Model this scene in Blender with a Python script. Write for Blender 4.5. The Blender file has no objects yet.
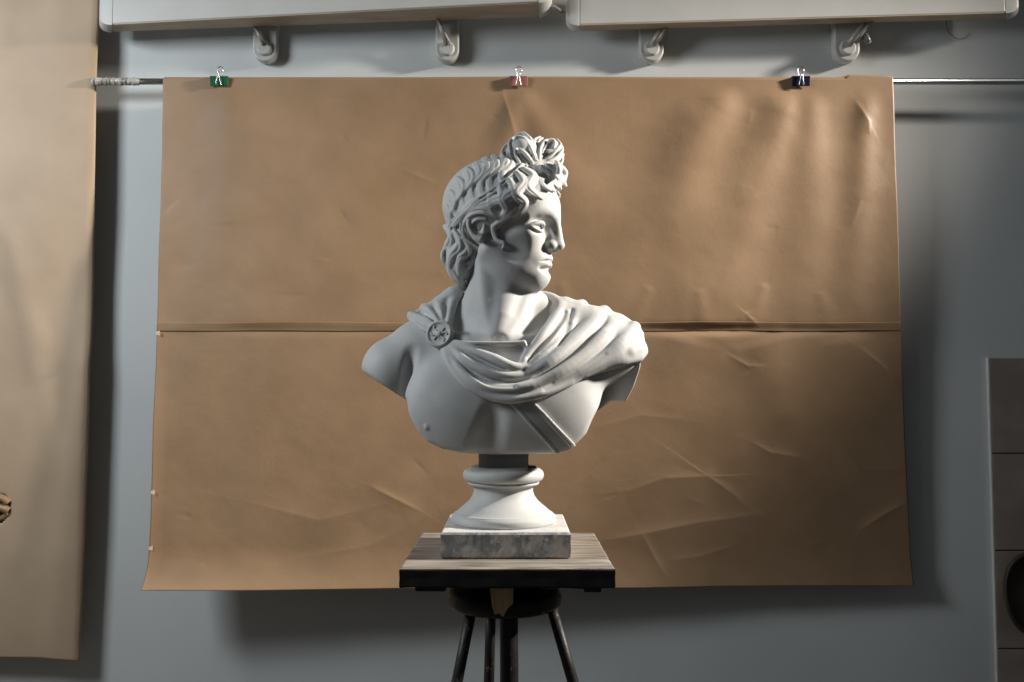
import bpy, math, random
import numpy as np
from mathutils import Vector
random.seed(7)
SC = bpy.context.scene
COL = SC.collection
PI = math.pi

# ------------------------------------------------------------------ camera
F = 900.0                      # focal length in pixels of the 1024 wide frame
HC = 1.244                     # camera height
TH = math.atan(49.0 / F)       # slight upward pitch
CT, ST = math.cos(TH), math.sin(TH)
cam_d = bpy.data.cameras.new('camera')
cam_d.lens = F / 1024 * 36
cam_d.sensor_width = 36
cam_d.clip_start = 0.05
cam = bpy.data.objects.new('camera', cam_d)
COL.objects.link(cam)
cam.location = (0, 0, HC)
cam.rotation_euler = (PI / 2 + TH, 0, 0)
SC.camera = cam

# ------------------------------------------------------------------ colour management, world, lights
SC.view_settings.view_transform = 'Standard'
SC.view_settings.look = 'None'
SC.view_settings.exposure = 0.0
SC.view_settings.gamma = 1.0
SC.view_settings.use_curve_mapping = False

world = bpy.data.worlds.new('world')
SC.world = world
world.use_nodes = True
bg = world.node_tree.nodes['Background']
bg.inputs['Color'].default_value = (0.90, 0.95, 1.0, 1)
bg.inputs['Strength'].default_value = 0.045


def lamp(name, loc, target, size, size_y, power, color, spread=180):
    d = bpy.data.lights.new(name, 'AREA')
    d.shape = 'RECTANGLE'
    d.size = size
    d.size_y = size_y
    d.energy = power
    d.color = color
    d.spread = math.radians(spread)
    o = bpy.data.objects.new(name, d)
    COL.objects.link(o)
    o.location = loc
    o.rotation_euler = (Vector(target) - Vector(loc)).to_track_quat('-Z', 'Y').to_euler()
    return o


kd = bpy.data.lights.new('key_light', 'SPOT')
kd.energy = 1000
kd.color = (1.0, 0.93, 0.84)
kd.spot_size = math.radians(46)
kd.spot_blend = 0.95
kd.shadow_soft_size = 0.10
key = bpy.data.objects.new('key_light', kd)
COL.objects.link(key)
key.location = (2.75, 1.70, HC + 1.47)
key.rotation_euler = (Vector((-0.45, 1.74, HC + 0.17)) - key.location).to_track_quat('-Z', 'Y').to_euler()
lamp('window_light', (-2.1, 1.05, HC + 1.12), (-0.1, 2.1, HC - 0.1), 0.6, 0.6, 22, (0.88, 0.95, 1.0), 150)


# ------------------------------------------------------------------ helpers
def at(px, py, Y):
    cx = (px - 512.0) / F
    cy = (341.0 - py) / F
    dy = CT - cy * ST
    dz = ST + cy * CT
    t = Y / dy
    return np.array([cx * t, Y, HC + dz * t])


def project(X, Y, Z):
    zf = Y * CT + (Z - HC) * ST
    yu = -Y * ST + (Z - HC) * CT
    return 512 + F * X / zf, 341 - F * yu / zf


def link_mesh(name, verts, faces, mat=None, parent=None, smooth=True):
    me = bpy.data.meshes.new(name)
    me.from_pydata([tuple(map(float, v)) for v in verts], [], [tuple(map(int, f)) for f in faces])
    me.validate()
    me.update()
    if smooth:
        me.shade_smooth()
    o = bpy.data.objects.new(name, me)
    COL.objects.link(o)
    if mat:
        me.materials.append(mat)
    if parent:
        o.parent = parent
        o.location = -Vector(parent.location)
        if parent.parent:
            o.location = (0, 0, 0)
    return o


def link_fast(name, V, Q, mat=None, parent=None):
    me = bpy.data.meshes.new(name)
    n, m = len(V), len(Q)
    me.vertices.add(n)
    me.vertices.foreach_set('co', V.astype(np.float32).ravel())
    me.loops.add(m * 4)
    me.loops.foreach_set('vertex_index', Q.astype(np.int32).ravel())
    me.polygons.add(m)
    me.polygons.foreach_set('loop_start', np.arange(0, m * 4, 4, dtype=np.int32))
    me.update(calc_edges=True)
    me.shade_smooth()
    o = bpy.data.objects.new(name, me)
    COL.objects.link(o)
    if mat:
        me.materials.append(mat)
    if parent:
        o.parent = parent
        o.location = -Vector(parent.location)
        if parent.parent:
            o.location = (0, 0, 0)
    return o


def empty(name, loc, label, cat, group=None):
    o = bpy.data.objects.new(name, None)
    o.empty_display_size = 0.05
    COL.objects.link(o)
    o.location = tuple(float(v) for v in loc)
    o['label'] = label
    o['category'] = cat
    if group:
        o['group'] = group
    return o


class MB:
    """collects simple shapes into one mesh"""
    def __init__(s):
        s.v = []
        s.f = []

    def add(s, v, f):
        b = len(s.v)
        s.v += [tuple(map(float, p)) for p in v]
        s.f += [tuple(b + i for i in q) for q in f]

    def box(s, lo, hi):
        x0, y0, z0 = lo
        x1, y1, z1 = hi
        v = [(x0, y0, z0), (x1, y0, z0), (x1, y1, z0), (x0, y1, z0), (x0, y0, z1), (x1, y0, z1), (x1, y1, z1), (x0, y1, z1)]
        s.add(v, [(0, 3, 2, 1), (4, 5, 6, 7), (0, 1, 5, 4), (1, 2, 6, 5), (2, 3, 7, 6), (3, 0, 4, 7)])

    def hexa(s, v):
        s.add(v, [(0, 3, 2, 1), (4, 5, 6, 7), (0, 1, 5, 4), (1, 2, 6, 5), (2, 3, 7, 6), (3, 0, 4, 7)])

    def tube(s, pts, rad, n=10, closed=False):
        pts = [np.array(p, float) for p in pts]
        if not hasattr(rad, '__len__'):
            rad = [rad] * len(pts)
        rings = []
        N = len(pts)
        up = None
        for i, p in enumerate(pts):
            if closed:
                t = pts[(i + 1) % N] - pts[i - 1]
            else:
                t = pts[min(i + 1, N - 1)] - pts[max(i - 1, 0)]
            t = t / (np.linalg.norm(t) + 1e-12)
            if up is None:
                a = np.array([0, 0, 1.0]) if abs(t[2]) < 0.9 else np.array([1.0, 0, 0])
                up = np.cross(t, a)
            up = up - t * np.dot(up, t)
            up /= np.linalg.norm(up)
            w = np.cross(t, up)
            rings.append([p + rad[i] * (math.cos(2 * PI * k / n) * up + math.sin(2 * PI * k / n) * w) for k in range(n)])
        v = [q for r in rings for q in r]
        f = []
        M = N if closed else N - 1
        for i in range(M):
            j = (i + 1) % N
            for k in range(n):
                f.append((i * n + k, i * n + (k + 1) % n, j * n + (k + 1) % n, j * n + k))
        if not closed:
            f.append(tuple(range(n))[::-1])
            f.append(tuple((N - 1) * n + k for k in range(n)))
        s.add(v, f)

    def lathe(s, prof, cx, cy, n=96):
        v = []
        f = []
        for r, z in prof:
            for k in range(n):
                a = 2 * PI * k / n
                v.append((cx + r * math.cos(a), cy + r * math.sin(a), z))
        m = len(prof)
        for i in range(m - 1):
            for k in range(n):
                f.append((i * n + k, i * n + (k + 1) % n, (i + 1) * n + (k + 1) % n, (i + 1) * n + k))
        f.append(tuple(range(n))[::-1])
        f.append(tuple((m - 1) * n + k for k in range(n)))
        s.add(v, f)

    def prism(s, poly, y0, y1):
        n = len(poly)
        v = [(x, y0, z) for x, z in poly] + [(x, y1, z) for x, z in poly]
        f = [tuple(range(n)), tuple(range(2 * n - 1, n - 1, -1))]
        for k in range(n):
            f.append((k, n + k, n + (k + 1) % n, (k + 1) % n))
        s.add(v, f)

    def build(s, name, mat, parent=None, smooth=False, bevel=0, seg=2):
        o = link_mesh(name, s.v, s.f, mat, parent, smooth)
        if bevel:
            m = o.modifiers.new('bevel', 'BEVEL')
            m.width = bevel
            m.segments = seg
            m.limit_method = 'ANGLE'
            m.angle_limit = math.radians(40)
            o.data.shade_smooth()
            w = o.modifiers.new('wn', 'WEIGHTED_NORMAL')
            w.keep_sharp = False
        return o


def cat_spline(pts, n=5):
    pts = [np.array(p, float) for p in pts]
    out = []
    for i in range(len(pts) - 1):
        p0 = pts[max(i - 1, 0)]
        p1 = pts[i]
        p2 = pts[i + 1]
        p3 = pts[min(i + 2, len(pts) - 1)]
        for k in range(n):
            t = k / n
            out.append(0.5 * ((2 * p1) + (-p0 + p2) * t + (2 * p0 - 5 * p1 + 4 * p2 - p3) * t * t + (-p0 + 3 * p1 - 3 * p2 + p3) * t ** 3))
    out.append(pts[-1])
    return out


# ------------------------------------------------------------------ materials
def mat_new(name):
    m = bpy.data.materials.new(name)
    m.use_nodes = True
    nt = m.node_tree
    return m, nt, nt.nodes['Principled BSDF']


def noise_col(nt, c1, c2, scale, detail=4, lo=0.35, hi=0.65, coord='Object', stretch=None, rough=0.5):
    tc = nt.nodes.new('ShaderNodeTexCoord')
    src = tc.outputs[coord]
    if stretch:
        mp = nt.nodes.new('ShaderNodeMapping')
        mp.inputs['Scale'].default_value = stretch
        nt.links.new(src, mp.inputs[0])
        src = mp.outputs[0]
    n = nt.nodes.new('ShaderNodeTexNoise')
    n.inputs['Scale'].default_value = scale
    n.inputs['Detail'].default_value = detail
    n.inputs['Roughness'].default_value = rough
    nt.links.new(src, n.inputs['Vector'])
    r = nt.nodes.new('ShaderNodeValToRGB')
    r.color_ramp.elements[0].position = lo
    r.color_ramp.elements[1].position = hi
    r.color_ramp.elements[0].color = (*c1, 1)
    r.color_ramp.elements[1].color = (*c2, 1)
    nt.links.new(n.outputs['Fac'], r.inputs['Fac'])
    return r.outputs['Color'], src


def mixc(nt, a, b, fac):
    mx = nt.nodes.new('ShaderNodeMix')
    mx.data_type = 'RGBA'
    if isinstance(fac, (int, float)):
        mx.inputs[0].default_value = fac
    else:
        nt.links.new(fac, mx.inputs[0])
    for s, i in ((a, 6), (b, 7)):
        if isinstance(s, tuple):
            mx.inputs[i].default_value = (*s, 1)
        else:
            nt.links.new(s, mx.inputs[i])
    return mx.outputs[2]


def mask(nt, src, scale, lo, hi, detail=5, rough=0.6):
    n = nt.nodes.new('ShaderNodeTexNoise')
    n.inputs['Scale'].default_value = scale
    n.inputs['Detail'].default_value = detail
    n.inputs['Roughness'].default_value = rough
    nt.links.new(src, n.inputs['Vector'])
    mr = nt.nodes.new('ShaderNodeMapRange')
    mr.inputs[1].default_value = lo
    mr.inputs[2].default_value = hi
    nt.links.new(n.outputs['Fac'], mr.inputs[0])
    return mr.outputs[0]


def bump(nt, bs, src, scale, strength, dist=0.001, detail=4):
    n = nt.nodes.new('ShaderNodeTexNoise')
    n.inputs['Scale'].default_value = scale
    n.inputs['Detail'].default_value = detail
    if src is not None:
        nt.links.new(src, n.inputs['Vector'])
    b = nt.nodes.new('ShaderNodeBump')
    b.inputs['Strength'].default_value = strength
    b.inputs['Distance'].default_value = dist
    nt.links.new(n.outputs['Fac'], b.inputs['Height'])
    nt.links.new(b.outputs[0], bs.inputs['Normal'])


def simple(name, c1, c2=None, scale=20, rough=0.6, metal=0.0, bmp=0, bscale=80, stretch=None, lo=0.35, hi=0.65):
    m, nt, bs = mat_new(name)
    c, src = noise_col(nt, c1, c2 or c1, scale, stretch=stretch, lo=lo, hi=hi)
    nt.links.new(c, bs.inputs['Base Color'])
    bs.inputs['Roughness'].default_value = rough
    bs.inputs['Metallic'].default_value = metal
    if bmp:
        bump(nt, bs, src, bscale, bmp)
    return m


M = {}
M['wall'] = simple('painted_wall', (0.65, 0.67, 0.66), (0.69, 0.705, 0.695), 3, 0.75, bmp=0.15, bscale=60)
M['floor'] = simple('worn_floor', (0.10, 0.085, 0.07), (0.16, 0.14, 0.12), 4, 0.6)
M['plaster'] = simple('plaster', (0.53, 0.53, 0.52), (0.59, 0.585, 0.57), 25, 0.62, bmp=0.12, bscale=250)
M['paper'] = simple('kraft_paper', (0.325, 0.203, 0.112), (0.375, 0.238, 0.136), 7, 0.48, bmp=0.25, bscale=110)
M['paper_tape'] = simple('paper_tape', (0.24, 0.145, 0.07), (0.31, 0.195, 0.105), 14, 0.5, bmp=0.25, bscale=60, stretch=(0.4, 1, 2))
M['curtain'] = simple('faded_kraft_paper', (0.50, 0.36, 0.24), (0.57, 0.42, 0.285), 5, 0.6, bmp=0.25, bscale=90)
M['white'] = simple('white_enamel', (0.62, 0.61, 0.58), (0.66, 0.65, 0.62), 8, 0.4)
M['tan'] = simple('aged_reflector', (0.46, 0.36, 0.26), (0.56, 0.46, 0.35), 9, 0.5, stretch=(1, 4, 4))
M['bracket'] = simple('bracket_plastic', (0.50, 0.50, 0.47), (0.56, 0.555, 0.53), 10, 0.4)
M['arm'] = simple('bracket_arm', (0.38, 0.34, 0.29), (0.46, 0.42, 0.37), 30, 0.4, metal=0.2)
M['chrome'] = simple('chrome', (0.62, 0.62, 0.62), (0.70, 0.70, 0.70), 30, 0.22, metal=1.0)
M['clear_tape'] = simple('crumpled_tape', (0.30, 0.26, 0.21), (0.62, 0.60, 0.56), 60, 0.25, bmp=0.8, bscale=200)
M['green'] = simple('green_enamel', (0.01, 0.10, 0.045), (0.015, 0.13, 0.06), 30, 0.3)
M['pink'] = simple('pink_enamel', (0.42, 0.17, 0.14), (0.47, 0.20, 0.17), 30, 0.35)
M['navy'] = simple('navy_enamel', (0.012, 0.010, 0.045), (0.02, 0.016, 0.06), 30, 0.25)
M['dark'] = simple('dark_brown', (0.03, 0.024, 0.014), (0.06, 0.045, 0.026), 14, 0.6)
M['grey_block'] = simple('grey_block', (0.42, 0.42, 0.41), (0.48, 0.48, 0.47), 20, 0.7)
M['chip'] = simple('raw_wood', (0.60, 0.38, 0.17), (0.72, 0.50, 0.26), 30, 0.6, stretch=(4, 4, 0.6))
M['tile'] = simple('beige_tile', (0.30, 0.24, 0.20), (0.40, 0.33, 0.28), 9, 0.4)
M['grout'] = simple('grout', (0.10, 0.075, 0.06), (0.13, 0.10, 0.08), 30, 0.8)
M['cable'] = simple('cable', (0.22, 0.22, 0.21), (0.26, 0.26, 0.25), 30, 0.5)

# plinth: plaster with chipped, dirty front
m, nt, bs = mat_new('chipped_plaster')
c, src = noise_col(nt, (0.56, 0.555, 0.54), (0.64, 0.63, 0.61), 25)
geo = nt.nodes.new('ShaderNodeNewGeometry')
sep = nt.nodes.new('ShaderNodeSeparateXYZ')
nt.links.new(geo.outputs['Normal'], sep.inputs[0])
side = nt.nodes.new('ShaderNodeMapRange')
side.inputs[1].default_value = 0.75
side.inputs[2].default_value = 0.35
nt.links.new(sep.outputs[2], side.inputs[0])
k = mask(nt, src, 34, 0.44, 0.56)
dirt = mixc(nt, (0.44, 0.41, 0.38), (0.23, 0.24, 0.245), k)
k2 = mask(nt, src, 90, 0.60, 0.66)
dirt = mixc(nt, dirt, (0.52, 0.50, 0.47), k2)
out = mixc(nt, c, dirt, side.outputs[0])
nt.links.new(out, bs.inputs['Base Color'])
bs.inputs['Roughness'].default_value = 0.7
bump(nt, bs, src, 70, 0.8, 0.002, 6)
M['chipped'] = m

# stand: black paint, worn, with plaster splashes
m, nt, bs = mat_new('black_worn_paint')
c, src = noise_col(nt, (0.006, 0.005, 0.005), (0.022, 0.018, 0.015), 18)
k = mask(nt, src, 55, 0.60, 0.67, 6, 0.7)
c = mixc(nt, c, (0.24, 0.20, 0.17), k)
nt.links.new(c, bs.inputs['Base Color'])
bs.inputs['Roughness'].default_value = 0.5
bump(nt, bs, src, 60, 0.6, 0.002)
M['black_wood'] = m

m, nt, bs = mat_new('worn_table_top')
c, src = noise_col(nt, (0.13, 0.105, 0.085), (0.36, 0.32, 0.27), 26, 6, 0.30, 0.66, stretch=(0.35, 2.5, 1))
k = mask(nt, src, 30, 0.62, 0.72, 6, 0.7)
c = mixc(nt, c, (0.035, 0.028, 0.022), k)
k = mask(nt, src, 12, 0.58, 0.70, 6, 0.7)
c = mixc(nt, c, (0.48, 0.45, 0.41), k)
geo = nt.nodes.new('ShaderNodeNewGeometry')
sep = nt.nodes.new('ShaderNodeSeparateXYZ')
nt.links.new(geo.outputs['Normal'], sep.inputs[0])
side = nt.nodes.new('ShaderNodeMapRange')
side.inputs[1].default_value = 0.8
side.inputs[2].default_value = 0.6
nt.links.new(sep.outputs[2], side.inputs[0])
k = mask(nt, src, 70, 0.66, 0.70, 6, 0.7)
blk = mixc(nt, (0.008, 0.007, 0.006), (0.12, 0.10, 0.08), k)
c = mixc(nt, c, blk, side.outputs[0])
nt.links.new(c, bs.inputs['Base Color'])
bs.inputs['Roughness'].default_value = 0.6
bump(nt, bs, src, 60, 0.5, 0.002)
M['table_top'] = m

# ------------------------------------------------------------------ the setting
YW = 2.40
b = MB()
b.box((-3.2, YW, 0), (3.2, YW + 0.12, 3.0))
o = b.build('wall_back', M['wall'])
o['kind'] = 'structure'
b = MB()
b.box((-3.2, -1.2, -0.1), (3.2, YW + 0.12, 0))
o = b.build('floor', M['floor'])
o['kind'] = 'structure'

# tiled strip of wall at the right, standing 8 mm proud
tx0 = at(990, 452, YW)[0]
tz = [at(1000, y, YW)[2] for y in (358, 452, 549, 648)]
th = (tz[0] - tz[3]) / 3
b = MB()
b.box((tx0, YW - 0.007, 0), (tx0 + 1.02, YW, tz[0] - 0.001))
o = b.build('trim_1', M['grout'])
o['kind'] = 'structure'
b = MB()
z = tz[0]
while z > 0.02:
    z0 = max(z - th + 0.003, 0.001)
    for i in range(4):
        x = tx0 + 0.002 + i * 0.255
        b.box((x, YW - 0.010, z0), (x + 0.252, YW - 0.0075, z - 0.001))
    z -= th
o = b.build('trim_2', M['tile'], bevel=0.001)
o['kind'] = 'structure'
b = MB()
b.box((tx0 - 0.0035, YW - 0.010, 0), (tx0 + 0.0005, YW - 0.0002, tz[0] + 0.001))
o = b.build('trim_3', simple('edge_filler', (0.55, 0.54, 0.51), (0.62, 0.60, 0.57), 20, 0.6))
o['kind'] = 'structure'


# ------------------------------------------------------------------ 2D noise
def vnoise(x, y, seed, oct=4, gain=0.5):
    rs = np.random.RandomState(seed)
    T = rs.rand(64, 64)
    out = np.zeros_like(x)
    a = 1.0
    tot = 0
    for o_ in range(oct):
        xi = np.floor(x).astype(int)
        yi = np.floor(y).astype(int)
        fx = x - xi
        fy = y - yi
        fx = fx * fx * fx * (fx * (fx * 6 - 15) + 10)
        fy = fy * fy * fy * (fy * (fy * 6 - 15) + 10)
        v = (T[xi % 64, yi % 64] * (1 - fx) * (1 - fy) + T[(xi + 1) % 64, yi % 64] * fx * (1 - fy)
             + T[xi % 64, (yi + 1) % 64] * (1 - fx) * fy + T[(xi + 1) % 64, (yi + 1) % 64] * fx * fy)
        out += a * (v - 0.5)
        tot += a
        a *= gain
        x = x * 2.03 + 17.3
        y = y * 2.03 + 5.7
    return out / tot


def seg_dist(px, py, x0, y0, x1, y1):
    dx, dy = x1 - x0, y1 - y0
    L2 = dx * dx + dy * dy
    t = np.clip(((px - x0) * dx + (py - y0) * dy) / L2, 0, 1)
    sd = ((px - x0) * dy - (py - y0) * dx) / math.sqrt(L2)
    d = np.hypot(px - x0 - t * dx, py - y0 - t * dy)
    return d, sd, t


def crease(px, py, pts, amp, w, both=0.0):
    """a kinked ridge along a polyline: steep on one side, fading on the other"""
    h = np.zeros_like(px)
    n = len(pts) - 1
    for i in range(n):
        d, sd, t = seg_dist(px, py, *pts[i], *pts[i + 1])
        tt = (i + t) / n
        fade = np.sin(np.clip(tt, 0.02, 0.98) * PI) ** 0.6
        hh = amp * fade * np.where(sd > 0, np.exp(-d / (w * 0.35)), np.exp(-d / w))
        h = np.where(np.abs(hh) > np.abs(h), hh, h)
    return h


def softfold(px, py, x0, y0, x1, y1, amp, w0, w1, skew=1.0):
    dx, dy = x1 - x0, y1 - y0
    L = math.hypot(dx, dy)
    t = ((px - x0) * dx + (py - y0) * dy) / L ** 2
    sd = ((px - x0) * dy - (py - y0) * dx) / L
    tc = np.clip(t, 0, 1)
    w = w0 + (w1 - w0) * tc
    w = np.where(sd > 0, w, w * skew)
    fade = np.clip(t / 0.12, 0, 1) * np.clip((1.25 - t) / 0.45, 0, 1)
    fade = fade * fade * (3 - 2 * fade)
    return amp * fade * np.exp(-(sd / w) ** 2)


def paper_relief(px, py):
    h = 0.010 * vnoise(px / 150 + 3, py / 190 + 1, 11, 2)
    h += 0.0030 * vnoise(px / 60 + 9, py / 52 + 4, 12, 2)
    h += 0.0005 * vnoise(px / 16, py / 13, 13, 2)
    # long soft folds hanging from the rod
    h += softfold(px, py, 735, 78, 590, 330, 0.0104, 14, 62)
    h += softfold(px, py, 792, 84, 700, 335, 0.0136, 12, 52, 1.4)
    h += softfold(px, py, 812, 84, 805, 340, 0.0080, 12, 42)
    h += softfold(px, py, 690, 90, 675, 335, 0.0048, 24, 40)
    h += softfold(px, py, 519, 84, 470, 300, 0.0056, 7, 40)
    h += softfold(px, py, 519, 84, 590, 230, 0.0048, 7, 36)
    h += softfold(px, py, 219, 84, 250, 320, 0.003, 12, 60)
    h += softfold(px, py, 219, 84, 340, 240, 0.003, 12, 60)
    h += softfold(px, py, 868, 84, 850, 340, 0.0064, 10, 24)
    for (x0, y0, x1, y1, a) in ((650, 285, 628, 335, 0.0011), (765, 282, 748, 335, 0.0014), (818, 290, 832, 335, 0.0010), (560, 280, 577, 335, 0.001), (697, 288, 706, 335, 0.0012)):
        h += softfold(px, py, x0, y0, x1, y1, a, 5, 11)
    for (x0, y0, x1, y1, a) in ((762, 335, 790, 430, 0.006), (690, 335, 672, 420, 0.003), (840, 335, 850, 420, 0.003)):
        h += softfold(px, py, x0, y0, x1, y1, a, 22, 30)
    # creases
    CK = 1.3
    C = [([(620, 494), (664, 478), (708, 476), (735, 495), (752, 513)], 0.0042, 18),
         ([(600, 541), (640, 534), (699, 522), (770, 513)], 0.0034, 15),
         ([(750, 441), (770, 452), (805, 458)], 0.0028, 9),
         ([(728, 355), (748, 366), (764, 366)], 0.0018, 7),
         ([(860, 348), (885, 368), (904, 396)], 0.0026, 9),
         ([(858, 531), (882, 515), (908, 501)], 0.0032, 11),
         ([(642, 533), (655, 558), (668, 580)], 0.0025, 8),
         ([(668, 560), (700, 556), (735, 545)], 0.0018, 9),
         ([(369, 485), (395, 498), (425, 513)], 0.0026, 10),
         ([(855, 100), (868, 122), (869, 135)], 0.0022, 7),
         ([(290, 560), (370, 545), (440, 510)], 0.0015, 22),
         ([(735, 320), (745, 314), (758, 326)], 0.0018, 5),
         ([(500, 84), (508, 110), (520, 150)], 0.0016, 8),
         ([(240, 500), (320, 520), (400, 500)], 0.002, 26),
         ([(590, 430), (640, 415), (690, 420)], 0.0016, 16),
         ([(830, 430), (860, 470), (905, 470)], 0.0018, 16),
         ([(890, 180), (860, 200), (850, 230)], 0.0016, 12)]
    for pts, a, w in C:
        h += crease(px, py, pts, a * CK, w)
    rs = np.random.RandomState(5)
    for i in range(70):
        x = rs.uniform(160, 900)
        y = rs.uniform(100, 580)
        a = rs.uniform(0, PI)
        L = rs.uniform(10, 38)
        h += crease(px, py, [(x, y), (x + L * math.cos(a), y + L * math.sin(a) * 0.7)], rs.uniform(-1, 1) * 0.0011, rs.uniform(4, 12))
    return h


def sheet(name, PX, PY, YB, relief, mat, parent, thick=0.0004, keep=None):
    ny, nx = PX.shape
    Yd = YB - relief
    P = np.zeros((ny, nx, 3))
    cx = (PX - 512.0) / F
    cy = (341.0 - PY) / F
    t = YB / (CT - cy * ST)        # lateral placement from the flat sheet, relief moves it in depth only
    P[..., 0] = cx * t
    P[..., 1] = Yd
    P[..., 2] = HC + (ST + cy * CT) * t
    idx = np.arange(ny * nx).reshape(ny, nx)
    Q = np.stack([idx[:-1, :-1], idx[1:, :-1], idx[1:, 1:], idx[:-1, 1:]], -1).reshape(-1, 4)
    if keep is not None:
        Q = Q[keep[:-1, :-1].ravel()]
    o = link_fast(name, P.reshape(-1, 3), Q, mat, parent)
    s = o.modifiers.new('solid', 'SOLIDIFY')
    s.thickness = thick
    s.offset = -1
    return o


def edge_x(py, pts):
    ys = [p[1] for p in pts]
    xs = [p[0] for p in pts]
    return np.interp(py, ys, xs)


LE = [(163, 76), (162, 150), (159, 250), (157, 330), (153, 430), (151, 520), (149, 565), (146, 590)]
RE = [(893, 76), (896, 170), (899, 250), (901, 330), (905, 430), (909, 520), (912, 590)]


def paper_part(name, y0f, y1f, nx, ny, off, mat, parent, relief=True, extra=None):
    u = np.linspace(0, 1, nx)[None, :].repeat(ny, 0)
    v = np.linspace(0, 1, ny)[:, None].repeat(nx, 1)
    y0 = y0f(u)
    y1 = y1f(u)
    PY = y0 + (y1 - y0) * v
    PX = edge_x(PY, LE) + (edge_x(PY, RE) - edge_x(PY, LE)) * u
    hang = np.clip((PY - 80) / 510, 0, 1)
    YB = 2.322 - 0.060 * hang * (1 - u) + 0.042 * hang * u
    curl = np.clip((PY - 545) / 43, 0, 1) ** 2 * 0.026 * (1 - 0.4 * u)
    edge = np.clip((14 - (PX - edge_x(PY, LE))) / 14, 0, 1) ** 2 * 0.003 * np.clip((PY - 200) / 200, 0, 1)
    R = paper_relief(PX, PY) * np.clip((PY - 76) / 22, 0.1, 1) if relief else 0
    R = R * (1 - 0.75 * np.exp(-((PY - 330) / 5.0) ** 2)) + curl + edge + off
    if extra is not None:
        R = R + extra(PX, PY)
    return sheet(name, PX, PY, YB, R, mat, parent)


backdrop = empty('paper_backdrop', at(528, 588, 2.29), 'wide brown kraft paper backdrop taped from two sheets, hanging from the chrome rod behind the bust', 'paper backdrop')


def top_edge(u):
    x = 163 + u * 730
    return 78 + 0.8 * np.sin(u * 9) - 3.6 * np.clip((x - 846) / 3, 0, 1) * np.clip((900 - x) / 50 + 0.25, 0, 1)


def pucker(PX, PY):
    w = np.clip((PY - 300) / 32, 0, 1) ** 2
    return w * (0.0004 + 0.0034 * vnoise(PX / 22, PX * 0 + 2, 31, 2)) * np.clip((PX - 480) / 150, 0.0, 1)


paper_part('upper_sheet', top_edge, lambda u: 331.5 + 0 * u, 620, 230, 0.0, M['paper'], backdrop, extra=pucker)
paper_part('lower_sheet', lambda u: 318 + 0 * u, lambda u: 588 - 3.5 * u + 0.7 * np.sin(u * 13), 620, 260, -0.0005, M['paper'], backdrop)
paper_part('tape_strip', lambda u: 322.2 + 0.5 * np.sin(u * 23), lambda u: 331.2 + 0.3 * np.sin(u * 31), 620, 10, 0.0007, M['paper_tape'], backdrop, extra=pucker)
# paper folded back over the rod along the top
zrod = at(1000, 81.5, 2.334)[2]
xs = np.linspace(163.5, 892, 120)
rows = []
for x in xs:
    u = (x - 163) / 730
    up_ = max(0.0, (78.0 - float(top_edge(np.array(u)))) * 0.0022)
    ring = []
    for a in np.linspace(0, 200, 11):
        r = math.radians(a)
        ring.append((at(x, 80, 2.322)[0], 2.334 - 0.0112 * math.cos(r), zrod + (0.0112 + up_) * math.sin(r)))
    ring.append((ring[0][0], 2.334 + 0.0112, zrod - 0.05))
    rows.append(ring)
n = len(rows[0])
V = [q for r in rows for q in r]
Q = [(i * n + k, (i + 1) * n + k, (i + 1) * n + k + 1, i * n + k + 1) for i in range(len(rows) - 1) for k in range(n - 1)]
o = link_mesh('rod_fold', V, Q, M['paper'], backdrop)
md = o.modifiers.new('solid', 'SOLIDIFY')
md.thickness = 0.0006
# little torn tabs on the left edge
b = MB()
for (x, y) in ((157, 333), (152, 492), (150, 548)):
    p = at(x + 1.5, y, 2.322 - 0.06 * (y - 80) / 510 - 0.004)
    b.add([p + np.array(q) for q in ((0.004, -0.002, 0.006), (-0.005, -0.005, 0.003), (-0.004, -0.005, -0.004), (0.004, -0.002, -0.006), (0.002, 0.0, 0.0))], [(0, 1, 2, 3), (0, 4, 1), (3, 2, 4)])
b.build('torn_tab', simple('torn_fibre', (0.55, 0.42, 0.30), (0.62, 0.50, 0.38), 30, 0.8), backdrop)

# ------------------------------------------------------------------ rod
zr = at(1000, 81.5, 2.334)[2]
x0 = at(93, 81, 2.334)[0]
rod = empty('curtain_rod', (x0, 2.334, zr), 'long thin chrome rod carrying the wide brown paper across the wall', 'rod')
b = MB()
b.tube([(x0, 2.334, zr), (1.75, 2.334, zr)], 0.0084, 24)
b.build('tube', M['chrome'], rod, smooth=True)
b = MB()
pts = []
rad = []
for i in range(46):
    t = i / 45
    pts.append((x0 - 0.002 + 0.125 * t, 2.334 + 0.0006 * math.sin(i * 2.1), zr + 0.0006 * math.cos(i * 1.7)))
    rad.append(0.0098 + 0.0014 * math.sin(i * 1.3) * math.sin(i * 0.37) + (0.001 if i < 6 else 0))
b.tube(pts, rad, 14)
o = b.build('tape_wrap', M['clear_tape'], rod, smooth=True)
o['label'] = 'crumpled clear tape wound round the left end'
b = MB()
for x in (x0 + 0.42, 1.68):
    b = MB()
    b.tube([(x, 2.334, zr), (x, YW - 0.005, zr), (x, YW - 0.0045, zr), (x, YW, zr)], [0.004, 0.004, 0.014, 0.014], 18)
    b.build('wall_hook', M['chrome'], rod, smooth=False)


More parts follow.
